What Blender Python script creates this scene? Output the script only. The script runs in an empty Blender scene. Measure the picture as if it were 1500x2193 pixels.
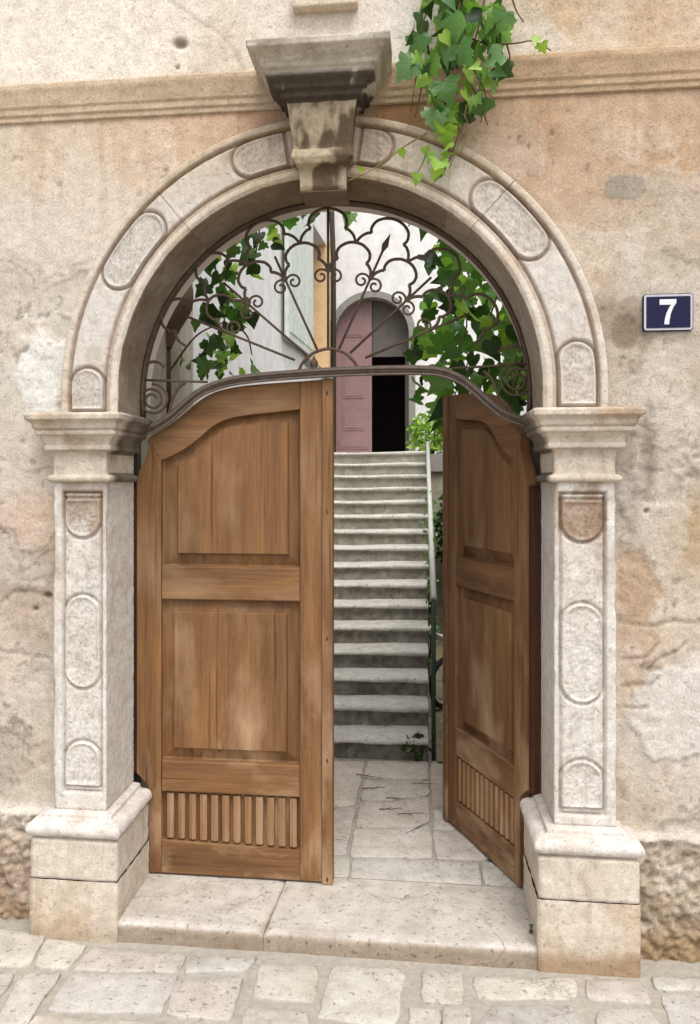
import bpy, bmesh, math, random
import numpy as np
from mathutils import Vector, Matrix

# ------------------------------------------------------------------ camera, sky, sun, exposure
S = bpy.context.scene
COL = S.collection
TH = math.atan(0.12)                 # the camera looks a little to the left of the wall's normal
FPX, CX, YH = 1800.0, 665.0, 1030.0  # focal length, principal column and horizon row in photo pixels
DC, ZC = 3.65, 1.95                  # metres to the wall, eye height
ST, CT = math.sin(TH), math.cos(TH)
W_PX, H_PX = 1500.0, 2193.0
camd = bpy.data.cameras.new('camera')
camd.sensor_fit = 'VERTICAL'
camd.sensor_height = 36.0
camd.lens = 36.0 * FPX / H_PX
camd.shift_x = (W_PX / 2 - CX) / H_PX
camd.shift_y = (YH - H_PX / 2) / H_PX
camd.clip_start = 0.05
camd.clip_end = 500
cam = bpy.data.objects.new('camera', camd)
COL.objects.link(cam)
cam.location = (0, -DC, ZC)
cam.rotation_euler = (math.pi / 2, 0, TH)
S.camera = cam

SUN_EL, SUN_AZ = math.radians(60), math.radians(160)   # azimuth clockwise from +Y
w = bpy.data.worlds.new('World')
S.world = w
w.use_nodes = True
wn = w.node_tree
bg = wn.nodes['Background']
sky = wn.nodes.new('ShaderNodeTexSky')
sky.sky_type = 'NISHITA'
sky.sun_disc = False
sky.sun_elevation = SUN_EL
sky.sun_rotation = SUN_AZ
sky.air_density = 1.0
sky.dust_density = 3.0
hs = wn.nodes.new('ShaderNodeHueSaturation')
hs.inputs['Saturation'].default_value = 0.22        # thin overcast
wn.links.new(sky.outputs[0], hs.inputs['Color'])
wn.links.new(hs.outputs[0], bg.inputs[0])
bg.inputs[1].default_value = 0.15
sund = bpy.data.lights.new('sun', 'SUN')
sund.energy = 0.9
sund.angle = math.radians(35)
sund.color = (1.0, 0.975, 0.945)
sun = bpy.data.objects.new('sun', sund)
COL.objects.link(sun)
sdir = Vector((math.sin(SUN_AZ) * math.cos(SUN_EL), math.cos(SUN_AZ) * math.cos(SUN_EL), math.sin(SUN_EL)))
sun.rotation_euler = (-sdir).to_track_quat('-Z', 'Y').to_euler()
sun.location = (0, -8, 12)
vs = S.view_settings
vs.view_transform = 'Standard'
vs.look = 'None'
vs.gamma = 1
vs.use_curve_mapping = False
vs.exposure = 0.94

# ------------------------------------------------------------------ pixel helpers
def ray(px):
    t = (px - CX) / FPX
    return (t * CT - ST) / (t * ST + CT), 1.0 / (t * ST + CT)      # X per dy, zc per dy

def U(px, py, Y):
    a, b = ray(px)
    dy = Y + DC
    return a * dy, ZC - (py - YH) * b * dy / FPX

def G(px, py, Z):
    a, b = ray(px)
    zc = (ZC - Z) * FPX / (py - YH)
    dy = zc / b
    return a * dy, dy - DC

def proj(X, Y, Z):
    dy = Y + DC
    zc = -X * ST + dy * CT
    xc = X * CT + dy * ST
    return CX + FPX * xc / zc, YH - FPX * (Z - ZC) / zc

# ------------------------------------------------------------------ noise in numpy
def _h(ix, iy, iz, seed):
    n = (ix.astype(np.int64) * 374761393 + iy.astype(np.int64) * 668265263 + iz.astype(np.int64) * 2147483647 + seed * 974634777) & 0xFFFFFFFF
    n = ((n ^ (n >> 13)) * 1274126177) & 0xFFFFFFFF
    n = (n ^ (n >> 16)) & 0xFFFFFFFF
    n = (n * 2246822519) & 0xFFFFFFFF
    return ((n ^ (n >> 15)) & 0xFFFFFF) / float(0xFFFFFF)

def vn(x, y, z=0.0, seed=0):
    x = np.asarray(x, float); y = np.asarray(y, float); z = np.asarray(z, float) + np.zeros_like(x)
    ix, iy, iz = np.floor(x), np.floor(y), np.floor(z)
    fx, fy, fz = x - ix, y - iy, z - iz
    fx = fx * fx * (3 - 2 * fx); fy = fy * fy * (3 - 2 * fy); fz = fz * fz * (3 - 2 * fz)
    r = 0
    for a in (0, 1):
        for b in (0, 1):
            for c in (0, 1):
                r = r + (fx if a else 1 - fx) * (fy if b else 1 - fy) * (fz if c else 1 - fz) * _h(ix + a, iy + b, iz + c, seed)
    return r

def fbm(x, y, z=0.0, seed=0, oct=4):
    r, a, f = 0, 0.5, 1.0
    for o in range(oct):
        r = r + a * vn(np.asarray(x) * f, np.asarray(y) * f, np.asarray(z) * f, seed + o * 17)
        a *= 0.5; f *= 2.03
    return r / (1 - 0.5 ** oct)

def sst(a, b, x):
    t = np.clip((x - a) / (b - a), 0, 1)
    return t * t * (3 - 2 * t)

def L(r, g, b, k=1.0):
    c = np.array([r, g, b], float) / 255.0
    return np.where(c <= 0.04045, c / 12.92, ((c + 0.055) / 1.055) ** 2.4) * k

KA = 0.86     # photo value to albedo

# ------------------------------------------------------------------ materials
MATS = {}
def newmat(name):
    m = bpy.data.materials.new(name)
    m.use_nodes = True
    MATS[name] = m
    nt = m.node_tree
    return m, nt, nt.nodes['Principled BSDF'], nt.nodes, nt.links

def noise_node(nt, coord, scale, detail=6, rough=0.6, vec_scale=None):
    n = nt.nodes.new('ShaderNodeTexNoise')
    n.inputs['Scale'].default_value = scale
    n.inputs['Detail'].default_value = detail
    n.inputs['Roughness'].default_value = rough
    if vec_scale:
        mp = nt.nodes.new('ShaderNodeMapping')
        mp.inputs['Scale'].default_value = vec_scale
        nt.links.new(coord, mp.inputs['Vector'])
        nt.links.new(mp.outputs[0], n.inputs['Vector'])
    else:
        nt.links.new(coord, n.inputs['Vector'])
    return n.outputs['Fac']

def ramp(nt, fac, stops):
    r = nt.nodes.new('ShaderNodeValToRGB')
    els = r.color_ramp.elements
    while len(els) < len(stops):
        els.new(0.5)
    for e, (p, c) in zip(els, stops):
        e.position = p
        e.color = (*c[:3], 1) if len(c) >= 3 else (c[0], c[0], c[0], 1)
    nt.links.new(fac, r.inputs[0])
    return r.outputs[0]

def mixc(nt, mode, fac, a, b):
    m = nt.nodes.new('ShaderNodeMix')
    m.data_type = 'RGBA'
    m.blend_type = mode
    for i, v in ((0, fac), (6, a), (7, b)):
        if hasattr(v, 'type') and hasattr(v, 'links'):
            nt.links.new(v, m.inputs[i])
        elif i == 0:
            m.inputs[0].default_value = v
        else:
            m.inputs[i].default_value = (*v[:3], 1)
    return m.outputs[2]

def bump(nt, h, strength, dist, normal=None):
    b = nt.nodes.new('ShaderNodeBump')
    b.inputs['Strength'].default_value = strength
    b.inputs['Distance'].default_value = dist
    nt.links.new(h, b.inputs['Height'])
    if normal is not None:
        nt.links.new(normal, b.inputs['Normal'])
    return b.outputs[0]

def attr_mat(name, rough=0.9, grain=120.0, gstr=0.25, blotch=9.0, bstr=0.22, bump_s=0.35, bump_d=0.004, pits=0.0, pitscale=70.0, lev=1.0, cracks=0.0):
    """colour from the mesh's own colour attribute, with grain, blotches, pits and fine relief"""
    m, nt, bs, N, LK = newmat(name)
    at = N.new('ShaderNodeAttribute'); at.attribute_name = 'Col'
    tc = N.new('ShaderNodeTexCoord').outputs['Object']
    g = noise_node(nt, tc, grain, 4, 0.7)
    bl = noise_node(nt, tc, blotch, 7, 0.65)
    c = mixc(nt, 'MULTIPLY', 1.0, at.outputs['Color'], (lev, lev, lev))
    c = mixc(nt, 'MULTIPLY', 1.0, c, ramp(nt, g, [(0.25, (1 - gstr,)), (0.75, (1 + gstr * 0.6,))]))
    c = mixc(nt, 'MULTIPLY', 1.0, c, ramp(nt, bl, [(0.3, (1 - bstr, 1 - bstr * 1.1, 1 - bstr * 1.25)), (0.7, (1 + bstr * 0.5, 1 + bstr * 0.5, 1 + bstr * 0.5))]))
    h = g
    if pits > 0:
        vo = N.new('ShaderNodeTexNoise'); vo.inputs['Scale'].default_value = pitscale; vo.inputs['Detail'].default_value = 3
        LK.new(tc, vo.inputs['Vector'])
        pm = ramp(nt, vo.outputs['Fac'], [(0.60, (1.0,)), (0.70, (1 - pits,))])
        c = mixc(nt, 'MULTIPLY', 1.0, c, pm)
        nb = bump(nt, pm, 0.5, 0.004)
    else:
        nb = None
    if cracks > 0:
        # a few wandering hairline cracks
        dn = N.new('ShaderNodeTexNoise'); dn.inputs['Scale'].default_value = 9; dn.inputs['Detail'].default_value = 5
        LK.new(tc, dn.inputs['Vector'])
        av = N.new('ShaderNodeVectorMath'); av.operation = 'MULTIPLY_ADD'
        LK.new(dn.outputs['Color'], av.inputs[0]); av.inputs[1].default_value = (0.16, 0.16, 0.16); LK.new(tc, av.inputs[2])
        vr = N.new('ShaderNodeTexVoronoi'); vr.feature = 'DISTANCE_TO_EDGE'; vr.inputs['Scale'].default_value = 3.4
        LK.new(av.outputs[0], vr.inputs['Vector'])
        line = ramp(nt, vr.outputs['Distance'], [(0.004, (1.0,)), (0.013, (0.0,))])
        gate = ramp(nt, noise_node(nt, tc, 2.3, 2, 0.5), [(0.50, (0.0,)), (0.58, (1.0,))])
        lm = N.new('ShaderNodeMath'); lm.operation = 'MULTIPLY'; LK.new(line, lm.inputs[0]); LK.new(gate, lm.inputs[1])
        l2 = N.new('ShaderNodeMath'); l2.operation = 'MULTIPLY'; LK.new(lm.outputs[0], l2.inputs[0]); l2.inputs[1].default_value = cracks
        c = mixc(nt, 'MIX', l2.outputs[0], c, L(96, 80, 64, KA))
        inv = N.new('ShaderNodeMath'); inv.operation = 'SUBTRACT'; inv.inputs[0].default_value = 1.0; LK.new(lm.outputs[0], inv.inputs[1])
        nb = bump(nt, inv.outputs[0], 0.5, 0.004, nb)
    if name == 'limestone':
        # dirt washed down in vertical drips
        dr_ = ramp(nt, noise_node(nt, tc, 1.0, 5, 0.6, (22, 22, 2.2)), [(0.58, (1.0,)), (0.74, (0.78, 0.72, 0.64))])
        c = mixc(nt, 'MULTIPLY', 1.0, c, dr_)
    nb = bump(nt, bl, 0.25, 0.012, nb)
    LK.new(bump(nt, g, bump_s, bump_d, nb), bs.inputs['Normal'])
    LK.new(c, bs.inputs['Base Color'])
    bs.inputs['Roughness'].default_value = rough
    bs.inputs['Specular IOR Level'].default_value = 0.25
    return m

attr_mat('plaster', 0.95, 110, 0.32, 16, 0.19, 0.6, 0.005, 0.22, 48, 1.0)
attr_mat('limestone', 0.85, 150, 0.26, 20, 0.22, 0.45, 0.004, 0.34, 75, 0.97)
attr_mat('paving', 0.75, 130, 0.28, 12, 0.24, 0.45, 0.004, 0.45, 42, 0.80, 0.30)

def plain(name, c, rough=0.6, metal=0.0, var=0.15, scale=30, bs_=0.15, spec=0.4):
    m, nt, bs, N, LK = newmat(name)
    tc = N.new('ShaderNodeTexCoord').outputs['Object']
    n = noise_node(nt, tc, scale, 6, 0.65)
    a = [v * (1 - var) for v in c]; b = [min(1, v * (1 + var)) for v in c]
    LK.new(ramp(nt, n, [(0.3, a), (0.7, b)]), bs.inputs['Base Color'])
    LK.new(bump(nt, n, bs_, 0.004), bs.inputs['Normal'])
    bs.inputs['Roughness'].default_value = rough
    bs.inputs['Metallic'].default_value = metal
    bs.inputs['Specular IOR Level'].default_value = spec
    return m

plain('iron', L(84, 68, 54), 0.65, 0.2, 0.35, 60, 0.4)
plain('iron_bar', L(96, 84, 74), 0.6, 0.2, 0.3, 30, 0.4)
plain('white_wall', L(228, 225, 221, 0.90), 0.95, 0, 0.16, 7, 0.5)
plain('pink_wall', L(226, 212, 202, 0.92), 0.95, 0, 0.10, 6, 0.3)
plain('pier_wall', L(190, 180, 162, 0.8), 0.95, 0, 0.25, 9, 0.4)
plain('corbel_stone', L(120, 98, 78, 0.8), 0.9, 0, 0.3, 14, 0.5)
plain('dark_pipe', L(66, 56, 44), 0.7, 0, 0.2, 20)
plain('grey_frame', L(150, 146, 138, 0.8), 0.85, 0, 0.15, 20, 0.3)
plain('pink_paint', L(146, 114, 113, 0.9), 0.6, 0, 0.10, 12, 0.2)
plain('grey_panel', L(105, 98, 92, 0.8), 0.7, 0, 0.12, 12)
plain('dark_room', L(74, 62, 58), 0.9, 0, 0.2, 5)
plain('green_paint', L(208, 214, 204, 0.9), 0.7, 0, 0.14, 14, 0.3)
plain('orange_paint', L(230, 192, 146, 0.9), 0.8, 0, 0.12, 10, 0.2)
plain('rail_white', L(206, 206, 198, 0.85), 0.5, 0, 0.12, 30, 0.2)
plain('rail_green', L(52, 74, 56, 0.9), 0.6, 0, 0.25, 30, 0.3)
plain('blue_paint', L(34, 44, 80), 0.4, 0, 0.1, 20)
plain('white_paint', L(228, 226, 222, 0.9), 0.5, 0, 0.06, 20)
plain('rubber', L(28, 28, 30), 0.8, 0, 0.1, 20)
plain('enamel_blue', L(18, 18, 54), 0.45, 0, 0.12, 8, 0.03, 0.2)
plain('enamel_white', L(216, 214, 218, 0.9), 0.3, 0, 0.08, 20, 0.03, 0.6)
plain('plate_rim', L(196, 192, 198, 0.8), 0.4, 0, 0.12, 30, 0.05, 0.5)
plain('bark', L(92, 70, 46), 0.9, 0, 0.25, 40, 0.4)
plain('twig', L(120, 112, 62), 0.8, 0, 0.25, 40, 0.3)
plain('mortar', L(176, 168, 155, 0.78), 0.95, 0, 0.18, 40, 0.6)
plain('glass_dark', L(60, 66, 70), 0.15, 0, 0.1, 5, 0.0, 0.6)
plain('soil', L(150, 140, 112, 0.8), 0.95, 0, 0.35, 25, 0.6)
plain('rubble_wall', L(168, 160, 142, 0.8), 0.95, 0, 0.35, 9, 0.8)

def leaf_mat(name, c1, c2):
    m, nt, bs, N, LK = newmat(name)
    oi = N.new('ShaderNodeObjectInfo')
    tc = N.new('ShaderNodeTexCoord').outputs['Object']
    n = noise_node(nt, tc, 18, 3, 0.5)
    c = mixc(nt, 'MIX', oi.outputs['Random'], c1, c2)
    c = mixc(nt, 'MULTIPLY', 1.0, c, ramp(nt, n, [(0.3, (0.82,)), (0.7, (1.15,))]))
    sx = N.new('ShaderNodeSeparateXYZ'); LK.new(tc, sx.inputs[0])
    ab = N.new('ShaderNodeMath'); ab.operation = 'ABSOLUTE'; LK.new(sx.outputs['X'], ab.inputs[0])
    # side veins run outwards and towards the tip
    m1 = N.new('ShaderNodeMath'); m1.operation = 'MULTIPLY_ADD'; LK.new(ab.outputs[0], m1.inputs[0]); m1.inputs[1].default_value = 0.9; LK.new(sx.outputs['Z'], m1.inputs[2])
    m2 = N.new('ShaderNodeMath'); m2.operation = 'PINGPONG'; LK.new(m1.outputs[0], m2.inputs[0]); m2.inputs[1].default_value = 0.11
    mn = N.new('ShaderNodeMath'); mn.operation = 'MINIMUM'; LK.new(ab.outputs[0], mn.inputs[0]); LK.new(m2.outputs[0], mn.inputs[1])
    vein = ramp(nt, mn.outputs[0], [(0.004, (1.16, 1.14, 1.10)), (0.016, (1.0,))])
    c = mixc(nt, 'MULTIPLY', 1.0, c, vein)
    LK.new(c, bs.inputs['Base Color'])
    LK.new(bump(nt, mn.outputs[0], 0.15, 0.03), bs.inputs['Normal'])
    bs.inputs['Roughness'].default_value = 0.45
    tr = N.new('ShaderNodeBsdfTranslucent')
    LK.new(mixc(nt, 'MULTIPLY', 1.0, c, (1.5, 1.7, 0.7)), tr.inputs['Color'])
    mx = N.new('ShaderNodeMixShader'); mx.inputs[0].default_value = 0.35
    LK.new(bs.outputs[0], mx.inputs[1]); LK.new(tr.outputs[0], mx.inputs[2])
    LK.new(mx.outputs[0], N['Material Output'].inputs['Surface'])
    return m

leaf_mat('leaf_blue', L(132, 166, 118), L(92, 132, 80))
leaf_mat('leaf_mid', L(112, 150, 66), L(60, 98, 46))
leaf_mat('leaf_lime', L(158, 186, 78), L(116, 156, 62))
leaf_mat('leaf_dark', L(30, 50, 24), L(66, 100, 42))

def wood_mat(name, axis, dark, light, grey):
    m, nt, bs, N, LK = newmat(name)
    tc = N.new('ShaderNodeTexCoord').outputs['Object']
    oi = N.new('ShaderNodeObjectInfo')
    ad = N.new('ShaderNodeVectorMath'); ad.operation = 'ADD'
    mu = N.new('ShaderNodeVectorMath'); mu.operation = 'SCALE'
    cb = N.new('ShaderNodeCombineXYZ')
    for i in range(3): LK.new(oi.outputs['Random'], cb.inputs[i])
    LK.new(cb.outputs[0], mu.inputs[0]); mu.inputs['Scale'].default_value = 7.0
    LK.new(tc, ad.inputs[0]); LK.new(mu.outputs[0], ad.inputs[1])
    v = ad.outputs[0]
    sc1 = (9, 9, 0.9) if axis == 'Z' else (0.9, 9, 9)
    sc2 = (110, 110, 3.5) if axis == 'Z' else (3.5, 110, 110)
    sc3 = (4, 4, 1.6) if axis == 'Z' else (1.6, 4, 4)
    a = noise_node(nt, v, 1.0, 5, 0.6, sc1)
    b = noise_node(nt, v, 1.0, 6, 0.7, sc2)
    w_ = noise_node(nt, v, 1.0, 5, 0.6, sc3)
    fine = noise_node(nt, v, 140, 3, 0.6)
    c = ramp(nt, a, [(0.20, dark), (0.5, [(x + y) / 2 for x, y in zip(dark, light)]), (0.82, light)])
    c = mixc(nt, 'MULTIPLY', 1.0, c, ramp(nt, b, [(0.25, (0.62, 0.60, 0.58)), (0.7, (1.18, 1.16, 1.14))]))
    c = mixc(nt, 'MULTIPLY', 1.0, c, ramp(nt, fine, [(0.3, (0.88,)), (0.7, (1.08,))]))
    # bleaching by rain, strongest low on the leaf, in streaks
    sp = N.new('ShaderNodeSeparateXYZ'); LK.new(tc, sp.inputs[0])
    mr = N.new('ShaderNodeMapRange'); LK.new(sp.outputs['Z'], mr.inputs['Value'])
    mr.inputs['From Min'].default_value = 0.15; mr.inputs['From Max'].default_value = 1.35
    mr.inputs['To Min'].default_value = 0.90; mr.inputs['To Max'].default_value = 0.28
    ws = ramp(nt, w_, [(0.50, (0.0,)), (0.74, (1.0,))])
    mm = N.new('ShaderNodeMath'); mm.operation = 'MULTIPLY'
    LK.new(ws, mm.inputs[0]); LK.new(mr.outputs[0], mm.inputs[1])
    c = mixc(nt, 'MIX', mm.outputs[0], c, grey)
    sc4 = (26, 26, 0.8) if axis == 'Z' else (0.8, 26, 26)
    ck = ramp(nt, noise_node(nt, v, 1.0, 3, 0.5, sc4), [(0.64, (1.0,)), (0.70, (0.55, 0.50, 0.46))])
    c = mixc(nt, 'MULTIPLY', 1.0, c, ck)
    LK.new(c, bs.inputs['Base Color'])
    nb = bump(nt, b, 0.35, 0.002)
    LK.new(nb, bs.inputs['Normal'])
    bs.inputs['Roughness'].default_value = 0.62
    bs.inputs['Specular IOR Level'].default_value = 0.3
    return m

WD, WL, WG = L(84, 56, 33, 0.9), L(152, 110, 69, 0.95), L(196, 166, 132, 0.92)
wood_mat('wood_v', 'Z', WD, WL, WG)
wood_mat('wood_h', 'X', WD, WL, WG)
wood_mat('wood_slat', 'Z', L(140, 104, 72, 0.9), L(164, 126, 90, 0.9), L(184, 156, 126, 0.85))
wood_mat('wood_red', 'Z', L(62, 34, 24, 0.9), L(84, 50, 36, 0.9), L(96, 66, 52, 0.9))

# ------------------------------------------------------------------ object helpers
def link(o, parent=None, label=None, cat=None, group=None, kind=None):
    COL.objects.link(o)
    if parent is not None: o.parent = parent
    if label: o['label'] = label
    if cat: o['category'] = cat
    if group: o['group'] = group
    if kind: o['kind'] = kind
    return o

def empty(name, loc, label, cat, group=None, rz=0.0):
    o = bpy.data.objects.new(name, None)
    o.location = loc
    o.rotation_euler = (0, 0, rz)
    o.empty_display_size = 0.1
    return link(o, None, label, cat, group)

def mesh_obj(name, verts, faces, mat, parent=None, smooth=False, col=None, **kw):
    me = bpy.data.meshes.new(name)
    me.from_pydata([tuple(map(float, v)) for v in verts], [], [tuple(map(int, f)) for f in faces])
    if smooth: me.polygons.foreach_set('use_smooth', [True] * len(me.polygons))
    me.materials.append(MATS[mat])
    if col is not None:
        a = me.color_attributes.new('Col', 'FLOAT_COLOR', 'POINT')
        cc = np.ones((len(verts), 4)); cc[:, :3] = np.asarray(col).reshape(-1, 3) if np.ndim(col) > 1 else np.tile(col, (len(verts), 1))
        a.data.foreach_set('color', cc.astype(np.float32).ravel())
    me.update()
    return link(bpy.data.objects.new(name, me), parent, **kw)

def local(o, parent):
    """keep world-space vertices when the parent is an offset Empty"""
    M = parent.matrix_basis.inverted()
    pp = parent.parent
    o.data.transform(M)

def sheet(name, P, C, mat, parent=None, smooth=True, sel=None, **kw):
    """grid surface; sel = boolean per face picks the faces"""
    n, m = P.shape[:2]
    idx = np.arange(n * m).reshape(n, m)
    q = np.stack([idx[:-1, :-1], idx[:-1, 1:], idx[1:, 1:], idx[1:, :-1]], -1).reshape(-1, 4)
    if sel is not None: q = q[sel.reshape(-1)]
    used = np.unique(q)
    mp = np.full(n * m, -1); mp[used] = np.arange(len(used))
    V = P.reshape(-1, 3)[used]; F = mp[q]
    me = bpy.data.meshes.new(name)
    me.vertices.add(len(V)); me.vertices.foreach_set('co', V.astype(np.float32).ravel())
    me.loops.add(len(F) * 4); me.loops.foreach_set('vertex_index', F.astype(np.int32).ravel())
    me.polygons.add(len(F)); me.polygons.foreach_set('loop_start', np.arange(len(F), dtype=np.int32) * 4)
    me.polygons.foreach_set('use_smooth', np.full(len(F), smooth))
    me.update(calc_edges=True)
    me.materials.append(MATS[mat])
    a = me.color_attributes.new('Col', 'FLOAT_COLOR', 'POINT')
    cc = np.ones((len(V), 4)); cc[:, :3] = C.reshape(-1, 3)[used]
    a.data.foreach_set('color', cc.astype(np.float32).ravel())
    me.validate()
    return link(bpy.data.objects.new(name, me), parent, **kw)

def box_v(x0, x1, y0, y1, z0, z1):
    v = [(x0, y0, z0), (x1, y0, z0), (x1, y1, z0), (x0, y1, z0), (x0, y0, z1), (x1, y0, z1), (x1, y1, z1), (x0, y1, z1)]
    f = [(0, 3, 2, 1), (4, 5, 6, 7), (0, 1, 5, 4), (1, 2, 6, 5), (2, 3, 7, 6), (3, 0, 4, 7)]
    return v, f

def bm_obj(name, bm, mat, parent=None, smooth=False, **kw):
    bmesh.ops.recalc_face_normals(bm, faces=bm.faces)
    me = bpy.data.meshes.new(name)
    bm.to_mesh(me); bm.free()
    if smooth: me.polygons.foreach_set('use_smooth', [True] * len(me.polygons))
    me.materials.append(MATS[mat])
    return link(bpy.data.objects.new(name, me), parent, **kw)

def box(name, x0, x1, y0, y1, z0, z1, mat, parent=None, bev=0.0, col=None, **kw):
    v, f = box_v(x0, x1, y0, y1, z0, z1)
    if bev <= 0: return mesh_obj(name, v, f, mat, parent, col=col, **kw)
    bm = bmesh.new()
    vv = [bm.verts.new(p) for p in v]
    for q in f: bm.faces.new([vv[i] for i in q])
    bmesh.ops.bevel(bm, geom=bm.edges[:], offset=bev, segments=2, affect='EDGES', profile=0.5)
    return bm_obj(name, bm, mat, parent, **kw)

def prism(name, poly, y0, y1, mat, parent=None, bev=0.0, **kw):
    """polygon in the XZ plane extruded from y0 (front) to y1"""
    bm = bmesh.new()
    a = [bm.verts.new((p[0], y0, p[1])) for p in poly]
    b = [bm.verts.new((p[0], y1, p[1])) for p in poly]
    ff = bm.faces.new(a); bm.faces.new(b[::-1])
    n = len(poly)
    for i in range(n): bm.faces.new((a[i], b[i], b[(i + 1) % n], a[(i + 1) % n]))
    if bev > 0:
        bmesh.ops.bevel(bm, geom=list(ff.edges), offset=bev, segments=2, affect='EDGES', profile=0.5)
    return bm_obj(name, bm, mat, parent, **kw)

def tube(name, pts, rad, mat, parent=None, sides=7, taper=None, flat=None, **kw):
    """round bar along a polyline; flat=(a,b) gives a flat section: a in plane, b along Y"""
    pts = [Vector(p) for p in pts]
    V, F = [], []
    n = len(pts)
    up = Vector((0, 1, 0))
    for i, p in enumerate(pts):
        d = (pts[min(i + 1, n - 1)] - pts[max(i - 1, 0)])
        if d.length < 1e-9: d = Vector((0, 0, 1))
        d.normalize()
        ref = up if abs(d.dot(up)) < 0.92 else Vector((1, 0, 0))
        e1 = d.cross(ref).normalized(); e2 = e1.cross(d).normalized()
        r = rad if taper is None else rad * (1 + (taper - 1) * i / max(1, n - 1))
        for k in range(sides):
            an = 2 * math.pi * (k + 0.5) / sides
            ra, rb = (r, r) if flat is None else flat
            V.append(p + e1 * math.cos(an) * ra + e2 * math.sin(an) * rb)
    for i in range(n - 1):
        for k in range(sides):
            F.append((i * sides + k, i * sides + (k + 1) % sides, (i + 1) * sides + (k + 1) % sides, (i + 1) * sides + k))
    F.append(tuple(range(sides))[::-1]); F.append(tuple((n - 1) * sides + k for k in range(sides)))
    return mesh_obj(name, V, F, mat, parent, smooth=True, **kw)

def crom(pts, k=8):
    """Catmull-Rom through the points"""
    P = [np.array(p, float) for p in pts]
    P = [2 * P[0] - P[1]] + P + [2 * P[-1] - P[-2]]
    out = []
    for i in range(1, len(P) - 2):
        for j in range(k):
            t = j / k
            a, b, c, d = P[i - 1], P[i], P[i + 1], P[i + 2]
            out.append(0.5 * (2 * b + (c - a) * t + (2 * a - 5 * b + 4 * c - d) * t * t + (3 * b - a - 3 * c + d) * t ** 3))
    out.append(P[-2])
    return out

def resample(pts, res):
    out = [np.array(pts[0], float)]
    for a, b in zip(pts[:-1], pts[1:]):
        a = np.array(a, float); b = np.array(b, float)
        n = max(1, int(math.ceil(np.linalg.norm(b - a) / res)))
        for j in range(1, n + 1): out.append(a + (b - a) * j / n)
    return np.array(out)

rnd = random.Random(7)

# ------------------------------------------------------------------ layout in metres (from the photograph)
ZF = 0.05                       # courtyard floor and threshold
XL0, XL1 = -1.572, -1.330       # shaft of the one pilaster (outer, inner edge)
XR0, XR1 = 0.585, 0.832         # shaft of the other (inner, outer edge)
AX, AZ = -0.372, 2.34           # centre of the arch
RI, RO = 0.915, 1.18
YSH = -0.09                     # front of the shafts
YDOOR = 0.28
ZCAP, ZAST = 2.235, 1.955
def zstreet(X, Y): return -0.024 + 0.001 * X + 0.0 * Y

# ------------------------------------------------------------------ street
xs = [-9, 8]
st = mesh_obj('street', [(-14, -14, zstreet(-14, 0) - 0.011), (14, -14, zstreet(14, 0) - 0.011), (14, 0.4, zstreet(14, 0) - 0.011), (-14, 0.4, zstreet(-14, 0) - 0.011)], [(0, 1, 2, 3)], 'mortar', kind='structure')
st['label'] = 'pale stone paved street in front of the house'

def pave_stone(poly, ztop_fn, parent, name, rng, h=0.03, colr=None, dome=0.003, shrink=0.0):
    """one paving stone: ground polygon -> bevelled uneven block"""
    c = np.mean(poly, 0)
    # ring of points with slightly wandering edges
    ring = []
    n = len(poly)
    for i in range(n):
        a, b = np.array(poly[i], float), np.array(poly[(i + 1) % n], float)
        ln = np.linalg.norm(b - a)
        k = max(3, int(ln / 0.05))
        for j in range(k):
            p = a + (b - a) * j / k
            if j == 0:
                q = np.array(poly[i - 1], float)
                p = p + 0.06 * (0.5 * (b - a) / max(ln, 1e-6) * min(ln, 0.2) + 0.5 * (q - a) / max(np.linalg.norm(q - a), 1e-6) * min(np.linalg.norm(q - a), 0.2))
            p = p + np.array([rng.uniform(-1, 1), rng.uniform(-1, 1)]) * 0.006
            ring.append(p)
    m = len(ring)
    V, F = [], []
    tilt = (rng.uniform(-0.012, 0.012), rng.uniform(-0.012, 0.012))
    dz = rng.uniform(-0.004, 0.004)
    lev = [(1.0, -h), (1.0, -0.0065), (0.985, -0.0015), (0.96, 0.0), (0.6, dome * 0.7), (0.25, dome)]
    for s, zz in lev:
        for p in ring:
            d = p - c
            ln = np.linalg.norm(d)
            s2 = 1 - (1 - s) * min(1.0, 0.16 / max(ln, 0.02)) if s > 0.9 else s
            q = c + d * s2
            nz = 0.003 * (float(vn(q[0] * 14, q[1] * 14, 0, 5)) - 0.5) * (1 if zz > -0.005 else 0)
            V.append((q[0], q[1], ztop_fn(q[0], q[1]) + zz + dz + nz + tilt[0] * d[0] + tilt[1] * d[1]))
    for l in range(len(lev) - 1):
        for k in range(m):
            F.append((l * m + k, l * m + (k + 1) % m, (l + 1) * m + (k + 1) % m, (l + 1) * m + k))
    F.append(tuple((len(lev) - 1) * m + k for k in range(m)))
    if colr is None: colr = L(220, 213, 200, KA)
    j = rng.uniform(0.92, 1.06)
    cc = np.array(colr) * j * np.array([1, rng.uniform(0.99, 1.005), rng.uniform(0.97, 1.01)])
    return mesh_obj(name, V, F, 'paving', parent, smooth=True, col=cc)

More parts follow.
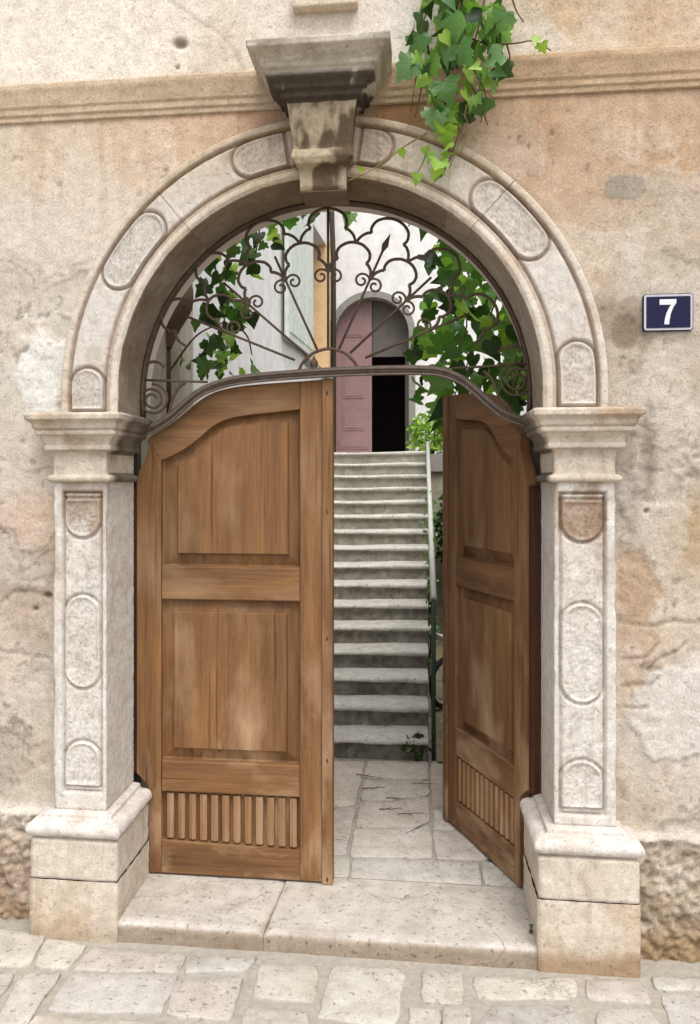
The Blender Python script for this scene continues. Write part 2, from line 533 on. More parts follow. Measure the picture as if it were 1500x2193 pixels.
def ZA(pts, ox=0):
    return [np.array(G(ox + x / 2.0, 1850 + y / 2.0, -0.02)) for x, y in pts]
stonesA = [
    [(-60, 268), (105, 285), (195, 300), (130, 425), (-60, 430)], [(200, 312), (375, 340), (290, 445), (150, 432)],
    [(388, 345), (800, 380), (765, 455), (312, 440)], [(815, 390), (1100, 395), (1050, 455), (785, 462)],
    [(300, 458), (765, 465), (690, 630), (205, 618)], [(90, 465), (262, 460), (110, 690), (-20, 690)],
    [(-60, 442), (70, 460), (0, 560), (-60, 600)], [(745, 495), (1045, 482), (985, 665), (712, 640)],
    [(1118, 422), (1368, 428), (1345, 582), (1078, 562)], [(1425, 425), (1735, 445), (1702, 678), (1362, 648)],
    [(1060, 612), (1320, 628), (1310, 760), (1010, 760)], [(150, 640), (650, 682), (650, 800), (60, 800)],
    [(-60, 620), (-30, 700), (70, 710), (30, 800), (-60, 800)], [(665, 690), (980, 690), (960, 800), (668, 800)],
]
stonesB = [
    [(312, 447), (488, 466), (483, 598), (305, 580)], [(525, 472), (972, 482), (972, 568), (545, 568)],
    [(1005, 487), (1240, 492), (1300, 588), (1012, 570)], [(1288, 482), (1600, 487), (1600, 535), (1312, 538)],
    [(1330, 548), (1600, 552), (1600, 760), (1400, 760)], [(600, 597), (955, 602), (1025, 700), (1000, 780), (530, 780), (545, 680)],
    [(1060, 622), (1290, 612), (1370, 780), (1055, 780)], [(255, 607), (388, 612), (380, 780), (235, 780)],
    [(402, 610), (520, 612), (512, 780), (398, 780)], [(-120, 690), (205, 695), (215, 800), (-160, 800)],
]
rs = random.Random(3)
STONE_SH = [L(224, 219, 208, KA), L(222, 214, 202, KA), L(216, 211, 203, KA), L(226, 221, 208, KA), L(221, 211, 201, KA)]
def shrink(poly, s=-0.003):
    c = np.mean(poly, 0); out = []
    for p in poly:
        d = p - c; out.append(p - d / max(np.linalg.norm(d), 1e-6) * s)
    return out
for pl in stonesA: pave_stone(shrink(ZA(pl)), zstreet, st, 'paving_stone', rs, colr=rs.choice(STONE_SH))
for pl in stonesB: pave_stone(shrink(ZA(pl, 750)), zstreet, st, 'paving_stone', rs, colr=rs.choice(STONE_SH))
# the paving goes on beside and in front of the surveyed stones
yb = G(700, 2255, -0.02)[1]
y = yb - 0.02
while y > -2.2:
    dep = rs.uniform(0.17, 0.24)
    x = -2.6 + rs.uniform(-0.2, 0)
    while x < 2.2:
        wd = rs.uniform(0.2, 0.42)
        pave_stone([np.array(p) + np.array([rs.uniform(-.012, .012), rs.uniform(-.012, .012)]) for p in ((x, y), (x, y - dep), (x + wd, y - dep), (x + wd, y))], zstreet, st, 'paving_stone', rs, colr=rs.choice(STONE_SH))
        x += wd + 0.02
    y -= dep + 0.02
for side in (-1, 1):
    xe = G(-30 if side < 0 else 1550, 2080, -0.02)[0]
    yy = -0.24
    while yy > yb:
        dep = rs.uniform(0.14, 0.2); x = xe
        for k in range(4):
            wd = rs.uniform(0.2, 0.38)
            xa, xb = (x - wd, x) if side < 0 else (x, x + wd)
            pave_stone([np.array(p) for p in ((xa, yy), (xa, yy - dep), (xb, yy - dep), (xb, yy))], zstreet, st, 'paving_stone', rs, colr=rs.choice(STONE_SH))
            x += side * (wd + 0.02)
        yy -= dep + 0.02

# ------------------------------------------------------------------ facade wall
SAMP = [
 (100,80,228,216,200),(350,60,226,213,196),(250,140,229,218,203),(600,60,222,208,192),(470,100,214,198,178),(750,40,222,209,195),(870,60,222,212,200),
 (1000,60,205,186,160),(1200,40,197,168,132),(1400,50,199,170,136),(1300,85,210,190,165),(1150,95,214,200,180),(1480,80,208,184,154),
 (60,330,221,200,176),(250,290,218,191,162),(450,250,214,180,147),(560,220,196,156,121),(200,420,222,205,186),(330,330,218,190,162),(60,520,219,205,189),(60,650,216,202,184),
 (90,780,227,223,216),(120,850,226,221,212),(80,700,220,208,192),(30,740,205,190,170),(30,900,208,196,180),(30,980,201,189,173),(90,1000,212,197,178),(80,1120,214,186,162),(30,1200,196,182,165),
 (70,1320,203,181,159),(30,1400,212,196,178),(60,1500,205,190,172),(50,1650,198,182,162),(80,1720,205,192,174),
 (900,200,186,150,112),(860,260,176,138,100),(1150,230,197,163,128),(1350,250,205,172,138),(1100,310,189,153,119),(1250,400,205,175,145),(1450,330,200,166,132),(1450,420,186,160,135),
 (1420,480,205,185,162),(1350,560,205,190,172),(1450,600,200,186,166),(1300,560,204,180,154),(1340,690,158,140,120),(1355,760,170,152,128),(1430,780,207,197,183),(1430,900,206,195,179),(1480,800,196,180,158),
 (1385,950,172,157,140),(1365,1070,168,154,140),(1420,1050,197,183,166),(1485,1120,192,164,125),(1360,1280,182,152,122),(1450,1280,206,188,166),(1420,1370,199,174,147),(1360,1450,194,167,140),
 (1450,1520,215,207,199),(1430,1590,212,203,192),(1480,1460,213,206,198),(1400,1680,191,173,153),(1450,1750,197,181,161),
 (25,1830,196,174,150),(25,1920,184,158,132),(1430,1850,202,182,158),(1430,1950,190,168,140),(1440,2040,182,154,112),
]
SP = np.array(SAMP, float)
SC = np.array([L(r, g, b, KA) for _, _, r, g, b in SAMP])

def seg_axis(lo, hi, res, far_lo, far_hi):
    a = np.arange(lo, hi + res / 2, res)
    return np.concatenate([np.linspace(far_lo, lo, 8)[:-1], a, np.linspace(hi, far_hi, 8)[1:]])

gx = seg_axis(-2.25, 1.75, 0.009, -7.0, 7.0)
gz = seg_axis(-0.14, 4.15, 0.009, -0.45, 4.6)
XX, ZZ = np.meshgrid(gx, gz)
PX, PY = proj(XX, 0.0 * XX, ZZ)
wx = PX + 70 * (fbm(XX * 5, ZZ * 5, 0, 11) - 0.5) + 26 * (fbm(XX * 22, ZZ * 22, 0, 12) - 0.5)
wy = PY + 70 * (fbm(XX * 5, ZZ * 5, 0, 13) - 0.5) + 26 * (fbm(XX * 22, ZZ * 22, 0, 14) - 0.5)
num = np.zeros(XX.shape + (3,)); den = np.zeros(XX.shape)
for (sx, sy), c in zip(SP[:, :2], SC):
    above = (sy < 175 - 0.03 * (sx - 750))
    here_above = ZZ > 3.66
    d2 = (wx - sx) ** 2 + (wy - sy) ** 2 + 300.0
    wgt = 1.0 / d2 ** 1.6 * np.where(here_above == above, 1.0, 0.02)
    num += wgt[..., None] * c; den += wgt
CW = num / den[..., None]
CW = CW * 0.86 + 0.14 * CW.mean(-1, keepdims=True)
CW = CW * np.where(ZZ > 3.66, 1.12, 1.0)[..., None]
DW = np.zeros(XX.shape)
DW += 0.010 * (fbm(XX * 2.2, ZZ * 2.2, 0, 21) - 0.5) + 0.005 * (fbm(XX * 9, ZZ * 9, 0, 22) - 0.5)
lowmask = sst(2.9, 1.4, ZZ)
DW += (0.0035 + 0.006 * lowmask) * (fbm(XX * 30, ZZ * 30, 0, 23) - 0.5)
# flaked coats of plaster: thin layers with sharp rims
fl = fbm(XX * 2.6 + 3.1, ZZ * 2.6, 0, 31, 6)
for th, dep in ((0.555, 0.006), (0.60, 0.006)):
    mk = sst(th, th + 0.008, fl) * sst(3.3, 2.6, ZZ)
    DW -= dep * mk
    CW = CW * (1 - 0.07 * mk[..., None])
    rim = np.exp(-((fl - th - 0.004) / 0.006) ** 2) * sst(3.3, 2.6, ZZ)
    CW = CW * (1 - 0.16 * rim[..., None])
# remains of a pale wash and rain streaks
wash = fbm(XX * 4.5 + 7, ZZ * 4.5, 0, 35, 7)
mk = sst(0.535, 0.552, wash) * sst(3.58, 3.3, ZZ) * 0.30
CW = CW * (1 - mk[..., None]) + L(226, 216, 203, KA) * mk[..., None]
DW += 0.002 * sst(0.535, 0.552, wash)
spots = sst(0.70, 0.76, fbm(XX * 24, ZZ * 24, 0, 36, 3)) * sst(0.4, 0.6, fbm(XX * 2, ZZ * 2, 0, 37)) * (ZZ < 3.45)
CW = CW * (1 - 0.34 * spots[..., None]); DW -= 0.004 * spots
strk = sst(0.5, 0.75, fbm(XX * 16, ZZ * 1.3, 0, 38, 4)) * sst(2.7, 3.5, ZZ) * (ZZ < 3.6)
CW = CW * (1 - 0.14 * strk[..., None] * np.array([0.7, 1.0, 1.3]))
# cement patch, pale patch and the drill hole high on the wall
def blob(px, py, rx, ry, warp=0.35, seed=1):
    q = np.sqrt(((PX - px) / rx) ** 2 + ((PY - py) / ry) ** 2)
    return q + warp * (fbm(XX * 16, ZZ * 16, 0, seed) - 0.5)
def paint(mask, c, a=1.0):
    global CW
    mm = (mask * a)[..., None]
    CW = CW * (1 - mm) + np.array(c) * mm
b = blob(1342, 402, 46, 30, 0.5, 3); m = sst(1.0, 0.9, b); paint(m, L(162, 152, 138, KA), 0.9); DW += 0.003 * m
b = blob(1415, 405, 42, 34, 1.3, 4); paint(sst(1.0, 0.7, b), L(190, 176, 156, KA), 0.7)
b = blob(1455, 1530, 105, 110, 0.55, 5); m = sst(1.0, 0.94, b); paint(m, L(216, 208, 200, KA), 0.9); DW += 0.007 * m
b = blob(1420, 980, 66, 300, 0.45, 6); m = sst(1.0, 0.75, b); paint(m, L(204, 192, 177, KA), 0.65); DW += 0.004 * m
b = blob(1338, 715, 34, 52, 0.9, 7); m = sst(1.0, 0.6, b); paint(m, L(132, 114, 96, KA), 0.75)
b = blob(1390, 960, 26, 120, 1.2, 8); m = sst(1.0, 0.4, b); paint(m, L(128, 116, 104, KA), 0.55)
b = blob(95, 800, 60, 90, 0.9, 9); m = sst(1.0, 0.85, b); paint(m, L(230, 227, 220, KA), 0.8); DW += 0.004 * m
b = blob(1365, 1260, 52, 90, 0.8, 10); m = sst(1.0, 0.8, b); paint(m, L(176, 144, 112, KA), 0.55); DW -= 0.006 * m
b = blob(860, 240, 70, 70, 1.0, 15); m = sst(1.0, 0.3, b); paint(m, L(140, 100, 62, KA), 0.5)
for hx, hy, r_, dp in ((388, 97, 15, 0.02), (382, 147, 5, 0.012), (1384, 1094, 6, 0.015), (74, 1304, 6, 0.012), (100, 1275, 9, 0.015)):
    q = np.sqrt((PX - hx) ** 2 + ((PY - hy) * 1.4) ** 2)
    m = sst(r_ * 1.5, r_ * 0.4, q); DW -= dp * m; paint(m, L(96, 78, 62, KA), 0.75)
# cracks
def crack(pts, wpx=2.2, dep=0.005, a=0.5):
    P = np.array([p for p in crom(pts, 14)])
    global DW
    dmin = np.full(XX.shape, 1e9)
    jx = 10 * (fbm(XX * 25, ZZ * 25, 0, 41) - 0.5); jy = 10 * (fbm(XX * 25, ZZ * 25, 0, 42) - 0.5)
    x0, y0 = P.min(0) - 20; x1, y1 = P.max(0) + 20
    sel = (PX > x0) & (PX < x1) & (PY > y0) & (PY < y1)
    for p in P: dmin[sel] = np.minimum(dmin[sel], (PX + jx - p[0])[sel] ** 2 + (PY + jy - p[1])[sel] ** 2)
    m = np.exp(-dmin / (2 * wpx ** 2))
    DW -= dep * m; paint(m, L(110, 88, 68, KA), a)
crack([(365, 5), (420, 40), (470, 75), (505, 115), (522, 150)], 2.0, 0.003, 0.35)
crack([(1335, 1335), (1400, 1342), (1440, 1330), (1500, 1335)], 3, 0.008, 0.45)
crack([(1335, 1410), (1385, 1405), (1410, 1375)], 2.6, 0.007, 0.5)
crack([(1390, 1430), (1430, 1400), (1450, 1395), (1470, 1375)], 2.6, 0.007, 0.5)
crack([(1332, 1468), (1390, 1465), (1410, 1450)], 2.6, 0.007, 0.5)
crack([(1340, 1515), (1385, 1512)], 2.4, 0.006, 0.45)
crack([(0, 1395), (50, 1402), (105, 1412)], 2.8, 0.007, 0.4)
crack([(0, 1290), (30, 1268), (75, 1270), (105, 1278)], 3, 0.008, 0.4)
crack([(0, 1135), (25, 1150), (48, 1190), (40, 1220)], 2.4, 0.005, 0.35)
crack([(200, 345), (330, 352)], 1.8, 0.003, 0.25)
crack([(1340, 900), (1400, 930), (1390, 1010), (1420, 1090)], 1.8, 0.004, 0.35)
crack([(1480, 560), (1440, 640), (1490, 720)], 1.6, 0.003, 0.3)
crack([(20, 560), (70, 600), (60, 680), (105, 740)], 1.8, 0.004, 0.35)
crack([(0, 980), (60, 1010), (110, 1000)], 1.8, 0.004, 0.35)
crack([(10, 1560), (60, 1600), (100, 1590)], 1.8, 0.004, 0.35)
# roughcast footing below its pale ledge
zled = 0.47 - 0.02 * (XX < -1)
foot = sst(zled + 0.012, zled - 0.004, ZZ)
rough = fbm(XX * 17, ZZ * 17, 0, 51, 4); rough2 = fbm(XX * 42, ZZ * 42, 0, 52, 3)
def cells(f, seed):
    x = XX * f + 0.8 * fbm(XX * f * 0.7, ZZ * f * 0.7, 0, seed + 5, 2); z = ZZ * f + 0.8 * fbm(XX * f * 0.7, ZZ * f * 0.7, 0, seed + 9, 2)
    ix, iz = np.floor(x), np.floor(z); best = np.full(XX.shape, 9.0)
    for a in (-1, 0, 1):
        for b_ in (-1, 0, 1):
            jx = _h(ix + a, iz + b_, ix * 0, seed); jz = _h(ix + a, iz + b_, ix * 0, seed + 1)
            best = np.minimum(best, (ix + a + jx - x) ** 2 + (iz + b_ + jz - z) ** 2)
    return np.clip(1 - np.sqrt(best), 0, 1)
rb = cells(24, 55); rb2 = cells(50, 56)
DW += foot * (0.020 + 0.030 * (rough - 0.5) + 0.026 * (rb - 0.4) + 0.016 * (rb2 - 0.4) + 0.014 * (rough2 - 0.5))
CW = CW * (1 - foot[..., None] * (0.25 * (sst(0.30, 0.05, rb) + 0.8 * sst(0.5, 0.3, rough2)))[..., None])
led = np.exp(-((ZZ - zled - 0.004) / 0.022) ** 2)
DW += 0.012 * led
paint(led, L(222, 214, 202, KA), 0.55)
wet = sst(0.16, -0.02, ZZ + 0.12 * (fbm(XX * 7, ZZ * 3, 0, 61) - 0.5))
paint(wet, L(150, 122, 84, KA), 0.40)
# upper coat sits a little proud above the string course
DW += np.where(ZZ > 3.70, 0.012, 0.0)
PW = np.stack([XX, -DW, ZZ], -1)
xc_ = (XX[:-1, :-1] + XX[1:, 1:]) / 2; zc_ = (ZZ[:-1, :-1] + ZZ[1:, 1:]) / 2
rr = np.hypot(xc_ - AX, zc_ - AZ)
hole = ((zc_ > AZ) & (rr < 1.07)) | ((zc_ <= AZ) & (xc_ > -1.45) & (xc_ < 0.70))
fac = sheet('house_facade', PW, CW, 'plaster', sel=~hole, label='weathered beige plastered house front with flaking patches around the stone portal', cat='wall')
# wall thickness: the back face and the plastered reveal of the passage
def arc_pts(R, n, z0):
    p = [(AX - R, z0)] + [(AX + R * math.cos(math.pi - math.pi * i / n), AZ + R * math.sin(math.pi * i / n)) for i in range(n + 1)] + [(AX + R, z0)]
    return p
ap = arc_pts(0.917, 48, 2.30)
ap = [(AX - 1.0, -0.3), (AX - 1.0, 2.30)] + ap + [(AX + 1.0, 2.30), (AX + 1.0, -0.3)]
V, F = [], []
for (x, z) in ap: V += [(x, 0.30, z), (x, 0.41, z)]
for i in range(len(ap) - 1): F.append((2 * i, 2 * i + 1, 2 * i + 3, 2 * i + 2))
V2 = []
ob = []
for (x, z) in ap:    # back face of the wall around the opening
    d = np.array([x - AX, max(z, AZ) - AZ + (0 if z >= AZ else 0)])
    if z < AZ - 0.01: q = (-7.0 if x < AX else 7.0, z)
    else:
        s = min(6.6 / max(abs(d[0]), 1e-3), 2.25 / max(abs(d[1]), 1e-3)); q = (AX + d[0] * s, AZ + d[1] * s)
    ob.append(q)
base = len(V)
V += [(x, 0.30, z) for x, z in ap[1:-1]] + [(AX + (x - AX) * 1.16, 0.30, AZ + (z - AZ) * 1.16 if z > AZ else z) for x, z in ap[1:-1]]
for i in range(len(ap) - 3): F.append((base + i, base + i + 1, base + len(ap) - 2 + i + 1, base + len(ap) - 2 + i))
base = len(V)
for (x, z), q in zip(ap, ob): V += [(x, 0.41, z), (q[0], 0.41, q[1])]
for i in range(len(ap) - 1): F.append((base + 2 * i, base + 2 * i + 1, base + 2 * i + 3, base + 2 * i + 2))
mesh_obj('reveal', V, F, 'pink_wall', fac)

def course(x0, x1, name):
    n = int((x1 - x0) / 0.02)
    prof = resample([(0.0, 3.578), (-0.012, 3.58), (-0.014, 3.604), (-0.020, 3.606), (-0.022, 3.636), (-0.028, 3.640), (-0.030, 3.652), (-0.038, 3.690), (-0.046, 3.715), (-0.046, 3.738), (-0.01, 3.745)], 0.008)
    X = np.linspace(x0, x1, n)
    P = np.zeros((len(prof), n, 3))
    P[..., 0] = X[None]; P[..., 1] = prof[:, 0:1]; P[..., 2] = prof[:, 1:2]
    nz = fbm(P[..., 0] * 12, P[..., 2] * 30, 0, 71); nb = fbm(P[..., 0] * 3, P[..., 2] * 9, 0, 72)
    P[..., 1] += 0.006 * (nz - 0.5); P[..., 2] += 0.006 * (nb - 0.5)
    sdx = sst(-0.4, 0.2, P[..., 0])[..., None]
    c = (L(218, 200, 176, KA) * (1 - sdx) + L(210, 184, 154, KA) * sdx) * (1 - nb[..., None]) + (L(204, 180, 150, KA) * (1 - sdx) + L(196, 166, 134, KA) * sdx) * nb[..., None]
    k = np.exp(-((P[..., 0] - AX) / 0.7) ** 2)[..., None] * 0.35
    c = c * (1 - k) + L(160, 124, 92, KA) * k
    return sheet(name, P, c, 'plaster', fac)
course(-7, -0.53, 'string_course')
course(-0.20, 7, 'string_course')
x0, z0 = U(626, 18, -0.06); x1, _ = U(766, 14, -0.06)
box('window_sill', x0, x1, -0.07, 0.01, z0, z0 + 0.09, 'plaster', fac, 0.0070)
_o = bpy.data.objects['window_sill']
_a = _o.data.color_attributes.new('Col', 'FLOAT_COLOR', 'POINT')
_a.data.foreach_set('color', np.tile(np.append(L(222, 206, 186, KA), 1), len(_o.data.vertices)).astype(np.float32))

# ------------------------------------------------------------------ portal
por = empty('stone_portal', (AX, 0, 0), 'carved pale limestone portal with arch, keystone and two panelled pilasters', 'portal')
PINV = Matrix.Translation((-AX, 0, 0))
def toportal(o):
    o.data.transform(PINV); return o

CREAM, WHITE, WARM, GRIME, BROWN = L(220, 207, 190, KA), L(224, 218, 210, KA), L(216, 196, 172, KA), L(104, 88, 70, KA), L(150, 116, 84, KA)
def wrap(name, x0, x1, yf, yl, yr, prof, res, colfn, disp=None, parent=None, amp=0.0025, child=None, seed=0, chip=0.0):
    """moulding run round three sides of a block: side (x0) - front - side (x1)"""
    pr = resample(prof, res)
    nA = max(2, int(abs(yl - yf) / (res * 1.6))); nF = max(2, int((x1 - x0) / res)); nB = max(2, int(abs(yr - yf) / (res * 1.6)))
    seg = [('a', t) for t in np.linspace(0, 1, nA + 1)[:-1]] + [('f', t) for t in np.linspace(0, 1, nF + 1)] + [('b', t) for t in np.linspace(0, 1, nB + 1)[1:]]
    P = np.zeros((len(pr), len(seg), 3)); N = np.zeros_like(P)
    for j, (s, t) in enumerate(seg):
        o = pr[:, 0]; z = pr[:, 1]
        if s == 'a': X = x0 - o; Y = yl + (yf - o - yl) * t; n = (-1, 0, 0)
        elif s == 'b': X = x1 + o; Y = (yf - o) + (yr - yf + o) * t; n = (1, 0, 0)
        else: X = (x0 - o) + (x1 - x0 + 2 * o) * t; Y = yf - o; n = (0, -1, 0)
        P[:, j, 0] = X; P[:, j, 1] = Y; P[:, j, 2] = z; N[:, j] = n
    isf = np.array([s == 'f' for s, _ in seg])
    d = amp * 2 * (fbm(P[..., 0] * 22, P[..., 1] * 22, P[..., 2] * 22, 81 + seed) - 0.5)
    d += amp * 1.4 * (fbm(P[..., 0] * 70, P[..., 1] * 70, P[..., 2] * 70, 82 + seed, 2) - 0.5)
    if chip > 0:   # broken arrises
        jf0 = int(np.argmax(isf)); jf1 = len(isf) - 1 - int(np.argmax(isf[::-1]))
        for jc in (jf0, jf1):
            dist = np.abs(np.arange(len(seg)) - jc)[None, :] * res
            cn = fbm(P[..., 2] * 9 + jc, P[..., 2] * 0 + seed, 0, 83)
            d -= chip * np.exp(-(dist / 0.008) ** 2) * (0.35 + 1.3 * sst(0.5, 0.75, cn))
    sel = None
    if disp is not None:
        dd, mask = disp(P, isf)
        d = d + dd
    C = colfn(P, isf)
    P2 = P + N * d[..., None]
    fsel = None
    if disp is not None and mask is not None and mask.any():
        mf = mask[:-1, :-1] & mask[1:, 1:] & mask[:-1, 1:] & mask[1:, :-1]
        fsel = ~mf
    o = sheet(name, P2, C, 'limestone', parent, sel=fsel)
    toportal(o)
    if fsel is not None:
        # the stippled fields are pieces of their own
        lab, k = np.zeros(mf.shape, int), 0
        rows = mf.any(1); r = 0
        while r < len(rows):
            if rows[r]:
                e = r
                while e < len(rows) and rows[e]: e += 1
                sub = np.zeros_like(mf); sub[r:e] = mf[r:e]
                c = sheet('medallion', P2, C, 'limestone', o, sel=sub); toportal(c)
                r = e
            r += 1
    return o

def stone_col(base, stain=BROWN, sa=0.35, grime=0.0, seed=0, inner=None):
    def f(P, isf):
        n = fbm(P[..., 0] * 7, P[..., 1] * 7, P[..., 2] * 4, 91 + seed, 5)
        m = sst(0.50, 0.72, n)[..., None] * sa
        c = np.array(base) * (1 - m) + np.array(stain) * m
        if grime > 0:
            n2 = fbm(P[..., 0] * 9, P[..., 1] * 9, P[..., 2] * 6, 95 + seed, 5)
            m = sst(0.42, 0.62, n2)[..., None] * grime
            c = c * (1 - m) + GRIME * m
        if inner is not None:
            c = inner(P, isf, c)
        return c
    return f

def pilaster(x0, x1, yl, yr, mir, seed):
    db = 0.0 if mir else -0.035
    low = lambda pr: [(o_, z_ + db) for o_, z_ in pr]
    zb = min(zstreet(x0, 0), zstreet(x1, 0)) - 0.05
    # plinth in two stones, base moulding
    wrap('plinth_block', x0, x1, YSH, yl, yr, [(0.075, zb), (0.077, 0.258 + db)], 0.012, stone_col(L(222, 209, 192, KA), L(196, 170, 138, KA), 0.5, 0, seed, lambda P, i, c: (lambda mm: c * (1 - mm) + L(158, 126, 90, KA) * mm)((0.75 * sst(0.10, 0.0, P[..., 2] + 0.14 * (fbm(P[..., 0] * 9, P[..., 1] * 9, P[..., 2] * 9, 97 + seed) - 0.5)) * (1.0 if mir else 0.5))[..., None])), None, por, 0.004, seed=seed, chip=0.004)
    wrap('plinth_block', x0, x1, YSH, yl, yr, low([(0.067, 0.257), (0.073, 0.2605), (0.073, 0.425), (0.05, 0.437)]), 0.012, stone_col(L(220, 208, 192, KA), L(190, 170, 146, KA), 0.4, 0, seed + 1), None, por, 0.0035, seed=seed + 1, chip=0.004)
    arc = [(0.056 + 0.036 * math.cos(a), 0.472 + 0.034 * math.sin(a)) for a in np.linspace(-1.5, 1.45, 11)]
    wrap('base_moulding', x0, x1, YSH, yl, yr, low([(0.03, 0.437)] + arc + [(0.046, 0.5065), (0.036, 0.508), (0.034, 0.527), (0.022, 0.530), (0.004, 0.533), (-0.03, 0.534)]), 0.006, stone_col(L(226, 218, 211, KA), L(198, 176, 152, KA), 0.3, 0, seed + 2), None, por, 0.002, seed=seed + 2, chip=0.003)
    # shaft with its sunk panel: shield, long oval, arched field
    out_m, in_m = 0.040, 0.020
    px0, px1 = (x0 + out_m, x1 - in_m) if not mir else (x0 + in_m, x1 - out_m)
    pc, hw = (px0 + px1) / 2, (px1 - px0) / 2
    r = hw - 0.008
    def disp(P, isf):
        x = P[..., 0] - pc; z = P[..., 2]
        fr = np.minimum(hw - np.abs(x), np.minimum(z - 0.575, 1.905 - z))       # inside the panel > 0
        ins = sst(-0.002, 0.003, fr)
        g = np.exp(-((fr - 0.006) / 0.0055) ** 2)
        d = -0.005 * ins - 0.017 * g
        def stad(za, zb): return np.hypot(x, z - np.clip(z, za, zb)) - r
        s1 = stad(1.70 + r, 1.95); s1 = np.maximum(s1, z - 1.872)
        s2 = stad(1.035 + r, 1.445 - r)
        s3 = stad(0.40, 0.80 - r); s3 = np.maximum(s3, 0.602 - z)
        sd = np.minimum(np.minimum(s1, s2), s3)
        band = sst(0.0, 0.003, fr)
        d -= 0.015 * np.exp(-((sd - 0.004) / 0.006) ** 2) * band
        d += 0.006 * np.exp(-((sd + 0.009) / 0.006) ** 2) * band
        stip = fbm(P[..., 0] * 130, P[..., 2] * 130, 0, 101 + seed, 2) - 0.5
        d += np.where(sd < -0.014, 0.0055 * stip - 0.001, 0)
        d = d * isf[None, :]
        return d, (sd < -0.004) & isf[None, :] & (fr > 0)
    def scol(P, isf):
        c = stone_col(L(224, 218, 210, KA), L(206, 190, 172, KA), 0.35, 0, seed + 3)(P, isf)
        x = P[..., 0] - pc; z = P[..., 2]
        fr = np.minimum(hw - np.abs(x), np.minimum(z - 0.575, 1.905 - z))
        groove = np.exp(-((fr - 0.005) / 0.006) ** 2) * isf[None, :]  # panel groove takes rust and a painted recess darkening
        top = sst(1.35, 1.92, z)
        n = fbm(P[..., 0] * 16, z * 7, 0, 105 + seed, 5)
        rust = L(152, 122, 94, KA)
        m = (top * sst(0.40, 0.60, n) * isf[None, :] * (0.75 if mir else 0.42))
        lobe = sst(0.02, -0.01, np.maximum(np.hypot(x, z - np.clip(z, 1.785, 2)) - r, z - 1.872)) * isf[None, :]
        m = np.clip(m * 0.8 + lobe * (0.75 if mir else 0.35) * sst(0.25, 0.55, n + (0.2 if mir else -0.02)) + groove * (0.25 + 0.35 * top), 0, 0.85)[..., None]
        c = c * (1 - m) + rust * m
        e = sst(1.80, 1.95, z)[..., None] * 0.35 * sst(0.45, 0.7, n)[..., None]
        c = c * (1 - e) + L(120, 92, 66, KA) * e
        spk = (sst(0.54, 0.68, fbm(P[..., 0] * 100, z * 100, 0, 107 + seed, 3)) * isf[None, :] * (fr > 0.008) * 0.22)[..., None]
        return c * (1 - spk)
    wrap('pilaster_shaft', x0, x1, YSH, yl, yr, [(-0.004, 0.532 + db), (0, 0.54 + db), (0, 1.95)], 0.0055, scol, disp, por, 0.0018, seed=seed + 3, chip=0.006)
    # capital
    inn = (lambda P: P[..., 0] > x1) if not mir else (lambda P: P[..., 0] < x0)
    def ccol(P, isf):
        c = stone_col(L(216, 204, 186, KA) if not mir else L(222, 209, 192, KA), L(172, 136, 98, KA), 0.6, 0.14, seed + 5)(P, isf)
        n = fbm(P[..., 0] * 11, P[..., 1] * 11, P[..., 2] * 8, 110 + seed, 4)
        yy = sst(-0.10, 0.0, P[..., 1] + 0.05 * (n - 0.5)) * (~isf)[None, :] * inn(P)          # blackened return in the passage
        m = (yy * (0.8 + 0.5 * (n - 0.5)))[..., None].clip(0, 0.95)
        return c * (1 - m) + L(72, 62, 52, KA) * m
    cap = [(-0.02, 1.943), (0.016, 1.946), (0.024, 1.953), (0.026, 1.961), (0.024, 1.969), (0.014, 1.976), (0.002, 1.978), (0.000, 1.990), (0.000, 2.066), (0.006, 2.080), (0.022, 2.083), (0.034, 2.086), (0.036, 2.102),
           (0.030, 2.106), (0.036, 2.126), (0.054, 2.146), (0.070, 2.152), (0.072, 2.168), (0.066, 2.171), (0.080, 2.180), (0.084, 2.200), (0.098, 2.212), (0.108, 2.216), (0.110, 2.238), (0.100, 2.246), (-0.14, 2.252)]
    cap = [(o_ * 0.88, z_) for o_, z_ in cap]
    wrap('capital', x0, x1, YSH, yl, yr, cap, 0.0065, ccol, None, por, 0.0028, seed=seed + 5, chip=0.006)

pilaster(XL0, XL1, 0.03, 0.275, False, 0)
pilaster(XR0, XR1, 0.275, 0.03, True, 200)

for xa, xb in ((-1.40, -1.335), (0.556, 0.640)):  # dark strips added so the gaps beside the leaves read black
    toportal(box('gap_shade_strip', xa, xb, 0.345, 0.405, -0.02, 2.24, 'dark_pipe', por))
